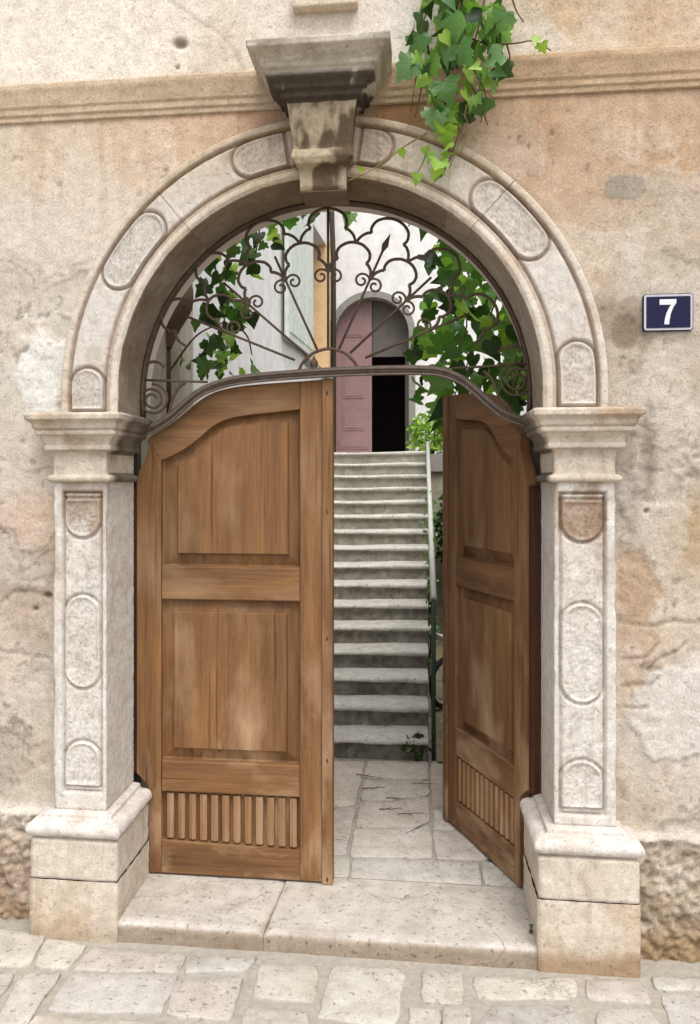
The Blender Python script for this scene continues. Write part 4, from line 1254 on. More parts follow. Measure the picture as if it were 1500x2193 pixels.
prism('plate_rim', rrect(pw_ - 0.006, ph_ - 0.006, 0.010), -0.0085, -0.005, 'plate_rim', npl, 0.001)
prism('plate_field', rrect(pw_ - 0.024, ph_ - 0.024, 0.003), -0.0105, -0.007, 'enamel_blue', npl, 0.0008)
q = 0.001
sv = [(-0.036, 0.046), (0.036, 0.046), (0.036, 0.033), (0.022, 0.016), (0.012, -0.006), (0.007, -0.028), (0.005, -0.046), (-0.016, -0.046), (-0.013, -0.025), (-0.006, -0.004), (0.004, 0.014), (0.014, 0.026), (-0.036, 0.026)]
prism('numeral_seven', [(x * 1.10 * pw_ / 0.235 - 0.002, z * 1.16 * ph_ / 0.158 + 0.001) for x, z in sv], -0.0118, -0.0095, 'enamel_white', npl, 0.0005)

# ------------------------------------------------------------------ courtyard: stairs
YS, TR, RZ, NS = 2.12, 0.295, 0.1412, 16
SXL, SXR = -1.50, G(917, 1620, ZF)[0]
sc_ = empty('stone_staircase', ((SXL + SXR) / 2, YS, ZF), 'long straight flight of worn grey stone steps climbing to the pink door', 'stairs')
for n in range(NS):
    zt = (n + 1) * RZ; y0 = n * TR
    dep = TR + 0.10 if n < NS - 1 else 1.35
    xr = SXR + 0.006 * n
    prof = resample([(0.028, zt - RZ - 0.03), (0.028, zt - 0.052), (0.020, zt - 0.046), (-0.004, zt - 0.040), (-0.012, zt - 0.028), (-0.012, zt - 0.014), (-0.004, zt - 0.003), (0.02, zt), (dep, zt)], 0.02)
    X = np.linspace(SXL, xr, 70)
    P = np.zeros((len(prof), len(X) + 2, 3))
    Xp = np.concatenate([X, [xr + 0.001, xr + 0.001]])
    P[..., 0] = Xp[None]; P[..., 1] = prof[:, 0:1] + y0; P[..., 2] = prof[:, 1:2]
    P[:, -1, 2] = zt - RZ - 0.03          # end face
    x, y, z = P[..., 0], P[..., 1], P[..., 2]
    nz = fbm(x * 5 + n * 3.7, y * 5, z * 5, 161); nz2 = fbm(x * 24, y * 24 + n, z * 24, 162)
    P[..., 2] += 0.012 * (nz - 0.5) + 0.006 * (nz2 - 0.5) - 0.016 * np.exp(-((x + 0.65) / 0.4) ** 2) * (z > zt - 0.03)
    P[..., 1] += 0.018 * (nz - 0.5) + 0.010 * (nz2 - 0.5)
    P[..., 0] -= (SXL + SXR) / 2
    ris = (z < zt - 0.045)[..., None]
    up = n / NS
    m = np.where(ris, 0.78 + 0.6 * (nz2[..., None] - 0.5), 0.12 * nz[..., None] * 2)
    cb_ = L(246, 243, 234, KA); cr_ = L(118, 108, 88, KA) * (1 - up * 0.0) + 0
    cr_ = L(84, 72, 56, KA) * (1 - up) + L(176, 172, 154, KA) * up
    c = cb_ * (1 - m) + cr_ * m  # treads whitened and risers darkened to paint in light and shade
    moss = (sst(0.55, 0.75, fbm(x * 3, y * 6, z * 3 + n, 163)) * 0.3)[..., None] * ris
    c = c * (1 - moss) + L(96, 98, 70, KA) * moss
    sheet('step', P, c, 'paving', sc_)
LZ = ZF + NS * RZ; YL = YS + (NS - 1) * TR

# handrail
hr = empty('stair_handrail', (SXR + 0.05, YS + 0.05, ZF), 'white pipe handrail on green posts along the stone stairs', 'handrail')
bx, bz = U(929, 1283, YS + 0.05)
tx, tz = U(916, 948, YL + 0.1)
hl = lambda X, Y, Z: (X - (SXR + 0.05), Y - (YS + 0.05), Z - ZF)
A_ = np.array([bx, YS + 0.05, bz]); B_ = np.array([tx, YL + 0.1, tz])
tube('rail', [hl(*A_), hl(*((A_ + B_) / 2)), hl(*B_)], 0.022, 'rail_white', hr, 10)
for t in (0.0, 0.35, 0.7, 1.0):
    p = A_ + (B_ - A_) * t
    zb_ = ZF + max(0, (p[1] - YS) / TR) * RZ if t > 0 else ZF - 0.01
    tube('post', [hl(p[0], p[1], zb_ - 0.03), hl(p[0], p[1], p[2])], 0.016, 'rail_green', hr, 8)

# back house with arched doorway
YB = 7.65
DX0, DX1 = U(716, 900, YB)[0], U(878, 900, YB)[0]
dxc, drr = (DX0 + DX1) / 2, (DX1 - DX0) / 2
dtop = U(797, 636, YB)[1]; dspr = dtop - drr
bh = empty('back_house', (dxc, YB, LZ), 'white plastered house wall behind the stairs with an arched doorway', 'house')
def bl(p): return (p[0] - dxc, p[1] - YB, p[2] - LZ)
def arch_hole_wall(name, xa, xb, za, zb_, hx, hr_, hs, hz0_, Y0, Y1, mat, par, off):
    n = 24
    arc = [(hx - hr_, hz0_)] + [(hx + hr_ * math.cos(math.pi - math.pi * i / n), hs + hr_ * math.sin(math.pi * i / n)) for i in range(n + 1)] + [(hx + hr_, hz0_)]
    outer = []
    for i, (x, z) in enumerate(arc):
        if i == 0: outer.append((xa, hz0_))
        elif i == len(arc) - 1: outer.append((xb, hz0_))
        else:
            t = (i - 1) / n
            # walk round the outside: left edge, top edge, right edge
            if t < 0.25: outer.append((xa, hs + (zb_ - hs) * t / 0.25))
            elif t < 0.75: outer.append((xa + (xb - xa) * (t - 0.25) / 0.5, zb_))
            else: outer.append((xb, zb_ - (zb_ - hs) * (t - 0.75) / 0.25))
    V, F = [], []
    for (x, z), (u, v) in zip(arc, outer): V += [off((x, Y0, z)), off((u, Y0, v)), off((x, Y1, z))]
    for i in range(len(arc) - 1):
        F.append((3 * i, 3 * i + 3, 3 * i + 4, 3 * i + 1)); F.append((3 * i, 3 * i + 2, 3 * i + 5, 3 * i + 3))
    return mesh_obj(name, V, F, mat, par)
arch_hole_wall('wall', -3.5, 4.5, LZ - 0.2, 6.4, dxc, drr, dspr, LZ - 0.02, YB, YB + 0.35, 'white_wall', bh, bl)
v, f = box_v(-3.5 - dxc, 4.5 - dxc, 0.0, 0.3, -LZ - 0.1, -0.021); mesh_obj('wall_foot', v, f, 'white_wall', bh)
# stone surround
n = 28; V, F = [], []
rin, rout = drr - 0.012, drr + 0.075
pa = [(-1, 0)] + [(math.cos(math.pi - math.pi * i / n), math.sin(math.pi * i / n)) for i in range(n + 1)] + [(1, 0)]
for i, (cx2, cz2) in enumerate(pa):
    zz = dspr if 0 < i < len(pa) - 1 else LZ
    for r_, yy in ((rin, 0.10), (rin, -0.045), (rout, -0.045), (rout, 0.01)):
        V.append(bl((dxc + r_ * cx2, YB + yy, (zz + r_ * cz2) if 0 < i < len(pa) - 1 else zz)))
for i in range(len(pa) - 1):
    for k in range(3): F.append((4 * i + k, 4 * i + k + 1, 4 * i + 5 + k, 4 * i + 4 + k))
mesh_obj('door_surround', V, F, 'grey_frame', bh)
# pink leaf: stays shut; the other half stands open on a dark room
def arc_clip(xa, xb, z0, inset=0.0):
    pts = [(xa, z0), (xb, z0)]
    R = drr - inset
    for i in range(17):
        x = xb + (xa - xb) * i / 16
        h = math.sqrt(max(0, R * R - (x - dxc) ** 2))
        pts.append((x, dspr + h))
    return pts
lx0, lx1 = DX0 + 0.004, dxc - 0.005
pd = prism('pink_door', [(x - dxc, z - LZ) for x, z in arc_clip(lx0, lx1, LZ + 0.01, 0.004)], 0.13, 0.17, 'pink_paint', bh, 0.002)
def pan(xa, xb, z0, z1, arch=False):
    for (e, yy, y2) in ((0.0, 0.122, 0.135), (0.03, 0.116, 0.135)):
        pl = [(xa + e - dxc, z0 + e - LZ), (xb - e - dxc, z0 + e - LZ), (xb - e - dxc, z1 - e - LZ), (xa + e - dxc, z1 - e - LZ)]
        if arch:
            pl = [(xa + e - dxc, z0 + e - LZ), (xb - e - dxc, z0 + e - LZ)] + [(x - dxc, dspr + math.sqrt(max(0.0, (drr - 0.09 - e) ** 2 - (x - dxc) ** 2)) - LZ) for x in np.linspace(xb - e, xa + e, 8)]
        prism('door_panel', pl, yy, y2, 'pink_paint', pd, 0.003)
zpy = lambda py: U(760, py, YB + 0.12)[1]
wpn = lx1 - lx0
pan(lx0 + wpn * 0.2, lx1 - wpn * 0.22, zpy(722), zpy(650), True)
pan(lx0 + wpn * 0.2, lx1 - wpn * 0.22, zpy(853), zpy(760))
pan(lx0 + wpn * 0.2, lx1 - wpn * 0.22, zpy(922), zpy(884))
pan(lx0 + wpn * 0.08, lx1 - wpn * 0.06, zpy(962), zpy(940))
rm = []
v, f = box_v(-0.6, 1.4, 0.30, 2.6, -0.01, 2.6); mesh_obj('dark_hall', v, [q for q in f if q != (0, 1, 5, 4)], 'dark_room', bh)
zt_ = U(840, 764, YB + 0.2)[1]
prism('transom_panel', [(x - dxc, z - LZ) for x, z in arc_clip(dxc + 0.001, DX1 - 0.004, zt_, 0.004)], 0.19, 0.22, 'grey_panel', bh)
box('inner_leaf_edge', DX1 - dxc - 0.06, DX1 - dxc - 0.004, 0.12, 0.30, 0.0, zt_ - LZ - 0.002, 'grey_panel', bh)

# neighbour's wall along the stairs, with shutter and orange window
P0, P1_ = np.array([-1.487, 2.0]), np.array([-1.09, YB - 0.01])
dv = (P1_ - P0) / np.linalg.norm(P1_ - P0); nv = np.array([dv[1], -dv[0]])   # nv points into the courtyard
sw = empty('side_house', (P0[0], P0[1], 0), 'pale side house wall beside the stairs with green shutter and orange window', 'house', rz=math.atan2(dv[1], dv[0]))
Ls = np.linalg.norm(P1_ - P0)
def along(px):
    a, _ = ray(px)
    # P0 + s dv on the ray X = a (Y+DC)
    s = (a * (P0[1] + DC) - P0[0]) / (dv[0] - a * dv[1])
    return s, P0[1] + s * dv[1]
# local x runs along the wall, local -y into the courtyard
s_a, ya_ = along(601); s_b, yb_ = along(656); s_c, yc2 = along(700)
zc_of = lambda px, py, s: ZC + (YH - py) / FPX * ((P0[1] + s * dv[1] + DC) * ray(px)[1])
wz0, wz1 = zc_of(656, 762, s_b), zc_of(656, 455, s_b)
def wallbox(name, x0, x1, z0, z1, mat, y0=0.0, y1=0.3): 
    v, f = box_v(x0, x1, y0, y1, z0, z1); return mesh_obj(name, v, f, mat, sw)
wallbox('wall', 0, s_b, -0.05, 6.0, 'white_wall')
wallbox('wall', s_b, s_c, -0.05, wz0, 'white_wall'); wallbox('wall', s_b, s_c, wz1, 6.0, 'white_wall')
wallbox('wall', s_c, Ls, -0.05, 6.0, 'pink_wall', -0.002)
wallbox('window_back', s_b + 0.001, s_c - 0.001, wz0, wz1, 'glass_dark', 0.22, 0.29)
wallbox('window_jamb', s_c - 0.03, s_c + 0.08, wz0 - 0.05, wz1 + 0.05, 'orange_paint', -0.035, 0.22)
wallbox('window_jamb', s_b - 0.06, s_b + 0.03, wz0 - 0.05, wz1 + 0.05, 'orange_paint', -0.03, 0.22)
wallbox('window_sill', s_b - 0.1, s_c + 0.12, wz0 - 0.11, wz0 - 0.051, 'grey_frame', -0.07, 0.1)
sh_x0, sh_x1 = s_a, s_b - 0.02
shut = box('green_shutter', sh_x0, sh_x1, -0.085, -0.04, wz0 - 0.02, wz1 + 0.02, 'green_paint', sw, 0.004)
for k in range(3):
    xa = sh_x0 + 0.06 + (sh_x1 - sh_x0 - 0.08) * k / 3
    box('shutter_board', xa, xa + (sh_x1 - sh_x0) / 3 - 0.05, -0.097, -0.084, wz0 + 0.05, wz1 - 0.05, 'green_paint', shut, 0.004)
tube('drain_pipe', [(Ls - 0.25, -0.07, 6.0), (Ls - 0.25, -0.07, 5.4), (Ls - 0.12, -0.07, 4.9), (Ls - 0.12, -0.07, LZ)], 0.035, 'dark_pipe', sw, 8)

# passage pier with corbel
pr_ = empty('passage_pier', (-1.40, 0.42, 0), 'grey plastered pier in the passage with a brown stone corbel and dark post', 'pier')
V = []
for z in (-0.05, 4.2):
    for x, y in ((-1.36, 0.414), (-1.492, 2.0), (-2.2, 2.0), (-2.2, 0.414)): V.append((x + 1.40, y - 0.42, z))
mesh_obj('pier_wall', V, [(0, 1, 5, 4), (1, 2, 6, 5), (2, 3, 7, 6), (3, 0, 4, 7), (4, 5, 6, 7)], 'pier_wall', pr_)
def pierpx(px, py, Y): 
    x, z = U(px, py, Y); return (x + 1.40, Y - 0.42, z)
tube('post', [pierpx(358, 905, 1.15), pierpx(356, 735, 1.15)], 0.028, 'dark_pipe', pr_, 8)
cpts = [(402, 600, 0.012), (398, 618, 0.045), (388, 640, 0.075), (384, 660, 0.078), (378, 680, 0.066), (370, 705, 0.045), (362, 730, 0.035), (358, 745, 0.030)]
V, F = [], []
for i, (px, py, r_) in enumerate(cpts):
    c = pierpx(px, py, 1.15)
    for k in range(10):
        a = 2 * math.pi * k / 10
        V.append((c[0] + r_ * math.cos(a), c[1] + r_ * 1.3 * math.sin(a), c[2]))
for i in range(len(cpts) - 1):
    for k in range(10): F.append((i * 10 + k, i * 10 + (k + 1) % 10, (i + 1) * 10 + (k + 1) % 10, (i + 1) * 10 + k))
F.append(tuple(range(10)))
mesh_obj('corbel', V, F, 'corbel_stone', pr_, smooth=True)

# garden side: retaining wall, terrace parapet, earth, hedge
gw = empty('terrace_wall', (1.2, 6.2, 0), 'rough grey rubble wall with white ledge beyond the handrail', 'wall')
v, f = box_v(SXR + 0.10 - 1.2, 3.2, 0, 0.4, -0.02, LZ - 0.25); mesh_obj('rubble', v, f, 'rubble_wall', gw)
v, f = box_v(SXR + 0.08 - 1.2, 3.25, -0.06, 0.45, LZ - 0.249, LZ - 0.05); mesh_obj('ledge', v, f, 'grey_frame', gw)
ga = mesh_obj('garden_earth', [(SXR + 0.06, YS - 0.05, ZF + 0.012), (4.5, YS - 0.05, ZF + 0.012), (4.5, 6.3, ZF + 0.05), (SXR + 0.06, 6.3, ZF + 0.05)], [(0, 1, 2, 3)], 'soil', kind='structure')
rw = empty('garden_wall', (1.0, 0.57, 0), 'shaded grey courtyard wall behind the dense vine leaves', 'wall')
V = []
for z in (-0.05, 3.3):
    for x, y in ((0.72, 0.415), (1.75, YB - 0.01), (2.2, YB - 0.01), (2.2, 0.415)): V.append((x - 1.0, y - 0.57, z))
mesh_obj('wall_face', V, [(0, 4, 5, 1), (1, 5, 6, 2), (2, 6, 7, 3), (3, 7, 4, 0), (4, 7, 6, 5)], 'rubble_wall', rw)

# child's bicycle leaning beside the stairs
bk = empty('small_bicycle', (0.27, 3.35, ZF + 0.03), 'small bicycle with white handlebar and blue frame behind the open door leaf', 'bicycle')
def torus(name, c, R, r_, mat, par):
    pts = [(c[0] + R * math.cos(a), c[1] + 0.0, c[2] + R * math.sin(a)) for a in np.linspace(0, 2 * math.pi, 25)]
    return tube(name, pts, r_, mat, par, 6)
for cx2 in (0.0, 0.62):
    wl = torus('wheel', (cx2, 0, 0.21), 0.19, 0.022, 'rubber', bk)
    torus('rim', (cx2, 0, 0.21), 0.165, 0.010, 'white_paint', wl)
    for k in range(6):
        a = math.pi * k / 6
        tube('spoke', [(cx2 - 0.165 * math.cos(a), 0, 0.21 - 0.165 * math.sin(a)), (cx2 + 0.165 * math.cos(a), 0, 0.21 + 0.165 * math.sin(a))], 0.003, 'white_paint', wl, 4)
tube('frame', [(0.0, 0, 0.21), (0.05, 0, 0.48), (0.32, 0, 0.24), (0.46, 0, 0.50)], 0.020, 'blue_paint', bk, 8)
tube('frame', [(0.62, 0, 0.21), (0.32, 0, 0.24)], 0.014, 'blue_paint', bk, 8)
tube('frame', [(0.05, 0, 0.46), (0.43, 0, 0.42), (0.62, 0, 0.21)], 0.018, 'blue_paint', bk, 8)
tube('handlebar', [(0.12, -0.20, 0.64), (0.02, -0.18, 0.62), (0.05, -0.04, 0.58), (0.05, 0.04, 0.58), (0.02, 0.18, 0.62), (0.12, 0.20, 0.64)], 0.014, 'white_paint', bk, 8)
tube('stem', [(0.05, 0, 0.47), (0.05, 0, 0.59)], 0.014, 'white_paint', bk, 8)
box('saddle', 0.38, 0.58, -0.05, 0.05, 0.50, 0.54, 'rubber', bk, 0.015)
bk.rotation_euler = (0, 0, math.radians(55))

# ------------------------------------------------------------------ vines and plants
def leaf_mesh(kind, seed):
    r = random.Random(seed)
    if kind == 'heart': half = [(0.0, 0.0), (0.14, -0.12), (0.32, -0.10), (0.46, 0.06), (0.50, 0.22), (0.38, 0.40), (0.25, 0.56), (0.11, 0.78), (0.0, 1.0)]
    elif kind == 'arrow': half = [(0.0, 0.0), (0.12, -0.14), (0.30, -0.20), (0.40, -0.04), (0.33, 0.20), (0.22, 0.42), (0.11, 0.70), (0.0, 1.0)]
    elif kind == 'lobed': half = [(0.0, 0.0), (0.14, -0.10), (0.34, -0.12), (0.40, 0.04), (0.60, 0.10), (0.52, 0.30), (0.36, 0.36), (0.40, 0.56), (0.22, 0.66), (0.10, 0.86), (0.0, 1.0)]
    else: half = [(0.0, 0.0), (0.14, 0.06), (0.25, 0.22), (0.30, 0.42), (0.24, 0.64), (0.12, 0.84), (0.0, 1.0)]
    half = [(x * r.uniform(0.92, 1.08), z * r.uniform(0.97, 1.03)) for x, z in half]
    half[0] = (0, 0); half[-1] = (0, 1.0)
    V, F = [], []
    fold = r.uniform(0.10, 0.30); droop = r.uniform(0.05, 0.55)
    mids = [(0.0, t) for t in np.linspace(0.0, 1.0, 5)]
    def pos(x, z): return (x, -fold * abs(x) + droop * z * z + 0.05 * math.sin(7 * x + 5 * z + seed), -z)
    nm = len(mids)
    for x, z in mids: V.append(pos(x, z))
    for sgn in (-1, 1):
        b0 = len(V)
        for x, z in half[1:-1]: V.append(pos(sgn * x, z))
        k = len(half) - 2
        for i in range(k - 1):
            zi = half[1 + i][1]; zn = half[2 + i][1]
            mi = int(round(np.clip((zi + 0.05) * 4, 0, 4))); mn = int(round(np.clip((zn + 0.05) * 4, 0, 4)))
            F.append((b0 + i, b0 + i + 1, mi) if sgn > 0 else (b0 + i + 1, b0 + i, mi))
            if mn > mi:
                for mm_ in range(mi, mn): F.append((b0 + i + 1, mm_ + 1, mm_) if sgn > 0 else (b0 + i + 1, mm_, mm_ + 1))
        zl = half[-2][1]; mi = int(round(np.clip((zl + 0.05) * 4, 0, 4)))
        if mi < 4: F.append((b0 + k - 1, 4, mi) if sgn > 0 else (4, b0 + k - 1, mi))
        m0 = int(round(np.clip((half[1][1] + 0.05) * 4, 0, 4)))
    return V, F
LEAF = {}
def leaf_data(kind, mat, var):
    key_ = (kind, mat, var)
    if key_ not in LEAF:
        V, F = leaf_mesh(kind, hash((kind, var)) % 97 if False else var * 7 + len(kind))
        me = bpy.data.meshes.new('leaf')
        me.from_pydata(V, [], F); me.materials.append(MATS[mat])
        me.polygons.foreach_set('use_smooth', [True] * len(me.polygons)); me.update()
        LEAF[key_] = me
    return LEAF[key_]

def add_leaf(root, pos, size, kind, mat, rng, yaw=0.0, spread=0.9, hang=0.5, name='leaf'):
    o = bpy.data.objects.new(name, leaf_data(kind, mat, rng.randrange(7)))
    COL.objects.link(o); o.parent = root
    o.location = Vector(pos) - root.location
    # face the street (-Y), tip down, with scatter
    o.rotation_euler = (rng.gauss(0.25, 0.40) , rng.gauss(0, hang), yaw + rng.gauss(0, spread * 0.7))
    o.scale = (size * rng.uniform(0.85, 1.15), size, size)
    return o

def world_tube(name, pts, r, mat, root, sides=5, taper=None):
    return tube(name, [tuple(Vector(p) - root.location) for p in pts], r, mat, root, sides, taper)

# the vine hanging down the facade
rv = random.Random(21)
vx, vz = U(1000, -60, -0.10)
hv = empty('hanging_vine', (vx, -0.10, vz), 'leafy green vine hanging down the facade over the arch', 'vine')
def VP(px, py, Y): 
    x, z = U(px, py, Y); return (x, Y, z)
world_tube('stem', [VP(985, -160, 0.0), VP(985, -90, -0.06), VP(990, -20, -0.14), VP(975, 60, -0.17), VP(985, 140, -0.18), VP(965, 220, -0.17), VP(985, 280, -0.14), VP(965, 340, -0.13), VP(945, 380, -0.12)], 0.009, 'bark', hv, 6, 0.35)
for pts in ([(1060, -120, 0.0), (1050, -60, -0.1), (1030, 40, -0.14), (1010, 130, -0.15), (1040, 200, -0.13), (1030, 262, -0.12)], [(930, -100, -0.02), (925, -20, -0.12), (905, 60, -0.15), (895, 140, -0.14), (880, 240, -0.11)],
            [(1000, 80, -0.14), (1050, 95, -0.15), (1110, 92, -0.14), (1140, 88, -0.13), (1180, 108, -0.12)], [(975, 240, -0.14), (1000, 255, -0.13), (990, 320, -0.12), (940, 345, -0.12)],
            [(915, 285, -0.13), (880, 305, -0.13), (850, 325, -0.13), (800, 362, -0.14), (745, 388, -0.16)], [(918, 318, -0.13), (905, 350, -0.13), (893, 372, -0.13)], [(1090, -30, -0.1), (1105, 20, -0.12), (1122, 48, -0.1)], [(905, 165, -0.14), (900, 205, -0.12), (890, 250, -0.10)], [(1010, 180, -0.15), (1030, 225, -0.13), (1045, 268, -0.10)], [(1000, 225, -0.14), (985, 300, -0.12), (962, 362, -0.12)], [(1085, 92, -0.14), (1092, 120, -0.13), (1090, 150, -0.11)]):
    world_tube('stem', [VP(*p) for p in crom(pts, 4)], 0.0045, 'bark' if pts[0][1] < 200 else 'twig', hv, 5, 0.5)
def outline(py):    # left and right edge of the hanging mass
    L_ = np.interp(py, [-140, 0, 60, 150, 200, 260, 300, 340, 380, 400], [880, 905, 880, 872, 900, 920, 905, 895, 925, 930])
    R_ = np.interp(py, [-140, 0, 60, 110, 160, 200, 250, 300, 340, 400], [1120, 1095, 1085, 1095, 1095, 1060, 1045, 990, 975, 955])
    return L_, R_
cnt = 0
for py in np.linspace(-140, 395, 62):
    l_, r_ = outline(py)
    k = 1 if py > 300 else (2 if py > 190 else 4)
    for _ in range(k):
        px = rv.uniform(l_ + 8, r_ - 8)
        Y = rv.uniform(-0.24, -0.09) if py < 230 else rv.uniform(-0.17, -0.10)
        low = np.clip((py - 150) / 150, 0, 1)
        q_ = rv.random()
        if q_ < 0.26 + 0.66 * low: mat, size = 'leaf_lime', rv.uniform(0.045, 0.08)
        elif q_ < 0.48: mat, size = 'leaf_blue', rv.uniform(0.06, 0.11)
        elif q_ < 0.8: mat, size = 'leaf_mid', rv.uniform(0.05, 0.095)
        else: mat, size = 'leaf_dark', rv.uniform(0.06, 0.11)
        add_leaf(hv, VP(px, py - 25, Y), size, rv.choice(['heart', 'lobed', 'arrow', 'arrow']), mat, rv, spread=1.3, hang=0.65)
for px, py, size, mat in ((970, 30, 0.145, 'leaf_blue'), (985, 95, 0.11, 'leaf_blue'), (900, 75, 0.10, 'leaf_blue'), (885, 130, 0.10, 'leaf_blue'), (1085, 25, 0.10, 'leaf_blue'), (1075, 115, 0.10, 'leaf_blue'), (950, 175, 0.10, 'leaf_mid'), (930, 232, 0.10, 'leaf_blue'), (1150, 80, 0.05, 'leaf_lime'), (1160, 92, 0.045, 'leaf_lime'), (940, 345, 0.07, 'leaf_lime'), (955, 270, 0.075, 'leaf_lime'), (895, 372, 0.05, 'leaf_lime'), (775, 358, 0.03, 'leaf_lime'), (860, 320, 0.04, 'leaf_lime'), (1020, 225, 0.06, 'leaf_mid'), (1050, 215, 0.06, 'leaf_mid')):
    add_leaf(hv, VP(px, py, -0.25 if size > 0.09 and py < 200 else -0.17), size, rv.choice(['heart', 'lobed']), mat, rv, spread=0.5, hang=0.5)

# the vines inside the courtyard
def yard_vine(name, label, regions, stems, seed, mats, loc, ysp, size, group=None):
    r = random.Random(seed)
    root = empty(name, loc, label, 'vine', group)
    for pts in stems: world_tube('stem', [VP(*p) for p in crom(pts, 5)], 0.007, 'bark', root, 5, 0.6)
    for (poly, n) in regions:
        xs_ = [p[0] for p in poly]; ys_ = [p[1] for p in poly]
        c = 0
        while c < n:
            px, py = r.uniform(min(xs_), max(xs_)), r.uniform(min(ys_), max(ys_))
            ins = False; j = len(poly) - 1
            for i in range(len(poly)):
                if (poly[i][1] > py) != (poly[j][1] > py) and px < (poly[j][0] - poly[i][0]) * (py - poly[i][1]) / (poly[j][1] - poly[i][1]) + poly[i][0]: ins = not ins
                j = i
            if not ins: continue
            Y = r.uniform(*ysp)
            add_leaf(root, VP(px, py - 12, Y), r.uniform(*size), r.choice(['heart', 'lobed', 'arrow']), r.choice(mats), r, spread=1.1, hang=0.8)
            c += 1
    return root
yard_vine('courtyard_vine', 'thin vine with dark green leaves trailing past the passage pier', [
    ([(440, 560), (520, 490), (560, 500), (550, 590), (500, 620), (440, 640)], 26), ([(430, 640), (520, 620), (545, 700), (540, 740), (480, 760), (400, 720)], 34),
    ([(370, 740), (480, 730), (520, 800), (440, 812), (390, 790)], 20), ([(470, 780), (560, 780), (540, 808), (470, 808)], 6), ([(520, 470), (610, 480), (590, 545), (535, 560)], 12)],
    [[(520, 420, 1.3), (500, 520, 1.3), (470, 620, 1.3), (480, 700, 1.3), (430, 760, 1.3)], [(500, 690, 1.3), (530, 720, 1.35), (540, 760, 1.35)], [(560, 430, 1.4), (555, 500, 1.4), (540, 590, 1.4)], [(360, 800, 1.2), (420, 720, 1.25), (480, 690, 1.3)]],
    31, ['leaf_dark', 'leaf_dark', 'leaf_mid', 'leaf_dark', 'leaf_lime'], VP(520, 420, 1.3), (1.15, 1.6), (0.06, 0.12))
yard_vine('pergola_vine', 'large bright green leaves hanging at the crown of the arch inside', [([(600, 425), (680, 425), (690, 470), (620, 480)], 6), ([(705, 425), (755, 428), (750, 475), (720, 470)], 4), ([(870, 440), (930, 450), (925, 500), (890, 505)], 5)],
    [[(560, 425, 1.25), (650, 418, 1.2), (760, 412, 1.2), (900, 425, 1.25)]], 33, ['leaf_mid', 'leaf_mid', 'leaf_dark'], VP(700, 412, 1.2), (1.1, 1.3), (0.10, 0.15))
yard_vine('wall_vine', 'dense dark green vine covering the courtyard wall beside the open door leaf', [
    ([(900, 560), (960, 500), (1020, 500), (1075, 560), (1060, 640), (930, 650)], 46), ([(905, 640), (1090, 620), (1140, 740), (1140, 860), (1000, 800), (890, 760)], 84), ([(880, 760), (1010, 790), (1140, 860), (1100, 880), (980, 850), (950, 940), (900, 900)], 40), ([(1080, 560), (1140, 700), (1145, 860), (1100, 860)], 40)],
    [[(1000, 430, 1.6), (980, 560, 1.6), (1000, 700, 1.6), (940, 830, 1.7)], [(1090, 520, 1.4), (1060, 650, 1.5), (1010, 760, 1.6), (940, 930, 1.8)], [(1130, 600, 1.2), (1120, 760, 1.2), (1090, 870, 1.2)]],
    35, ['leaf_dark', 'leaf_dark', 'leaf_mid', 'leaf_mid', 'leaf_lime'], VP(1000, 430, 1.6), (1.05, 2.4), (0.08, 0.15))

def bush(name, label, cat, c, rx, ry, rz, n, mats, size, seed, kind='oval'):
    """shrub: foliage of many leaves round thin stems"""
    r = random.Random(seed)
    root = empty(name, (c[0], c[1], c[2] - rz), label, cat)
    V, F = [], []
    base, faces = leaf_mesh(kind, seed)
    for i in range(n):
        while True:
            p = Vector((r.uniform(-1, 1), r.uniform(-1, 1), r.uniform(-1, 1)))
            if p.length < 1 and p.length > 0.35: break
        p = Vector((p.x * rx, p.y * ry, p.z * rz + rz))
        M = Matrix.Translation(p) @ Matrix.Rotation(r.uniform(0, 6.28), 4, 'Z') @ Matrix.Rotation(r.gauss(0.5, 0.6), 4, 'X') @ Matrix.Rotation(r.gauss(0, 0.7), 4, 'Y') @ Matrix.Scale(r.uniform(0.7, 1.3) * size, 4)
        b0 = len(V)
        V += [M @ Vector(v) for v in base]; F += [tuple(b0 + q for q in f) for f in faces]
    o = mesh_obj('foliage', V, F, mats[0], root); o['kind'] = 'stuff'
    o.data.materials.append(MATS[mats[-1]])
    for i, pl in enumerate(o.data.polygons): pl.material_index = (i // len(faces)) % 2 if len(mats) > 1 else 0
    for i in range(5): tube('stem', [(r.uniform(-.05, .05), r.uniform(-.05, .05), -0.03), (r.uniform(-rx, rx) * 0.5, r.uniform(-ry, ry) * 0.5, rz * 1.2)], 0.008, 'bark', root, 5)
    return root
x, z = U(912, 930, 7.0)
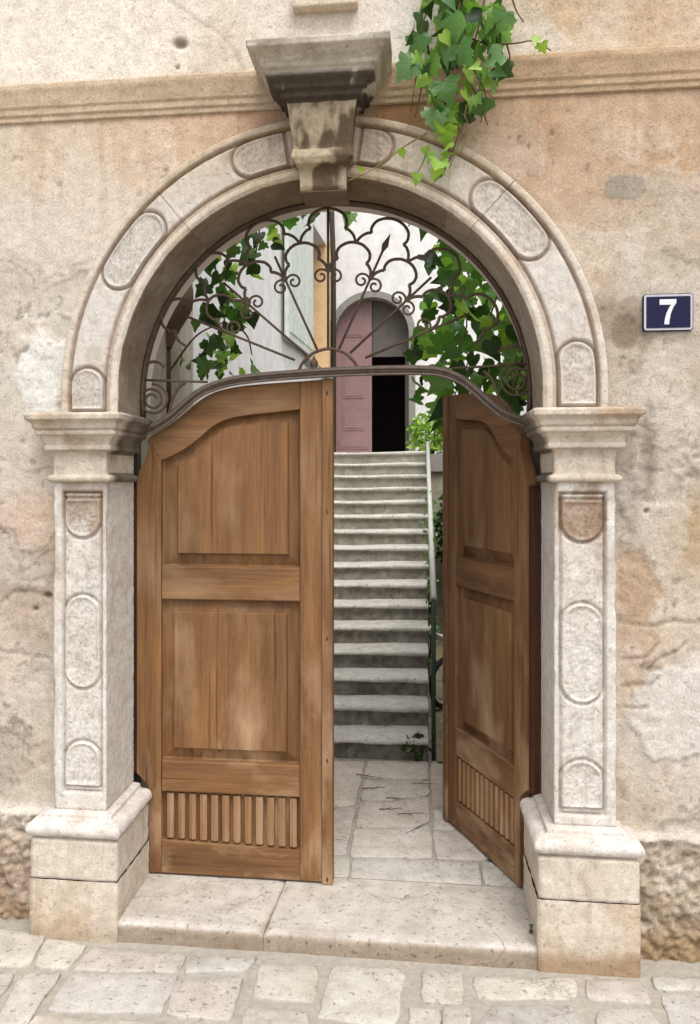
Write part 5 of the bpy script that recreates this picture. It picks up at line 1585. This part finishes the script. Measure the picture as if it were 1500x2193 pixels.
bush('green_shrub', 'light green shrub at the top of the stairs beside the handrail', 'shrub', (x + 0.06, 7.05, LZ + 0.25), 0.27, 0.3, 0.30, 420, ['leaf_lime', 'leaf_mid'], 0.085, 41)
bush('dark_hedge', 'dark hedge below the white ledge beyond the handrail', 'hedge', (SXR + 0.62, 5.75, 1.45), 0.5, 0.35, 0.62, 800, ['leaf_dark', 'leaf_dark'], 0.10, 43)
bush('creeper', 'grey green creeper growing along the handrail', 'plant', (SXR + 0.06, 4.6, 1.0), 0.06, 1.9, 0.95, 260, ['leaf_mid', 'leaf_blue'], 0.05, 45)
bush('garden_weeds', 'low weeds on the earth beside the lowest steps', 'plant', (SXR + 0.34, 2.7, ZF + 0.11), 0.22, 0.5, 0.12, 150, ['leaf_mid', 'leaf_lime'], 0.05, 47)
x, y = G(905, 1622, ZF)
bush('stair_fern', 'small dark fern at the foot of the stone stairs', 'plant', (x - 0.03, y - 0.03, ZF + 0.10), 0.10, 0.05, 0.10, 46, ['leaf_dark', 'leaf_mid'], 0.05, 49)
x, y = G(1120, 1942, ZF)
bush('step_weed', 'tiny green weed in the joint between step and plinth', 'plant', (XR0 - 0.068, -0.02, ZF + 0.02), 0.016, 0.02, 0.018, 26, ['leaf_lime', 'leaf_mid'], 0.018, 51)

# dry twigs lying on the courtyard slabs
rt = random.Random(77)
for px, py in ((800, 1690), (850, 1712), (790, 1665), (880, 1745), (835, 1735), (905, 1680)):
    x, y = G(px, py, ZF)
    tw = empty('dry_twig', (x, y, ZF + 0.004), 'thin dry brown twig lying on the pale courtyard slabs', 'twig', 'dry twigs on the slabs')
    a = rt.uniform(-0.5, 0.5); ln = rt.uniform(0.10, 0.22)
    pts = [(ln * (t - 0.5) * math.cos(a) + rt.uniform(-.006, .006), ln * (t - 0.5) * math.sin(a) + rt.uniform(-.008, .008), 0.003 + rt.uniform(0, 0.003)) for t in np.linspace(0, 1, 6)]
    tube('stalk', pts, 0.0030, 'bark', tw, 5, 0.5)
    tube('side_shoot', [pts[2], (pts[2][0] + 0.03, pts[2][1] + rt.choice([-1, 1]) * 0.035, 0.006)], 0.0022, 'bark', tw, 5, 0.5)
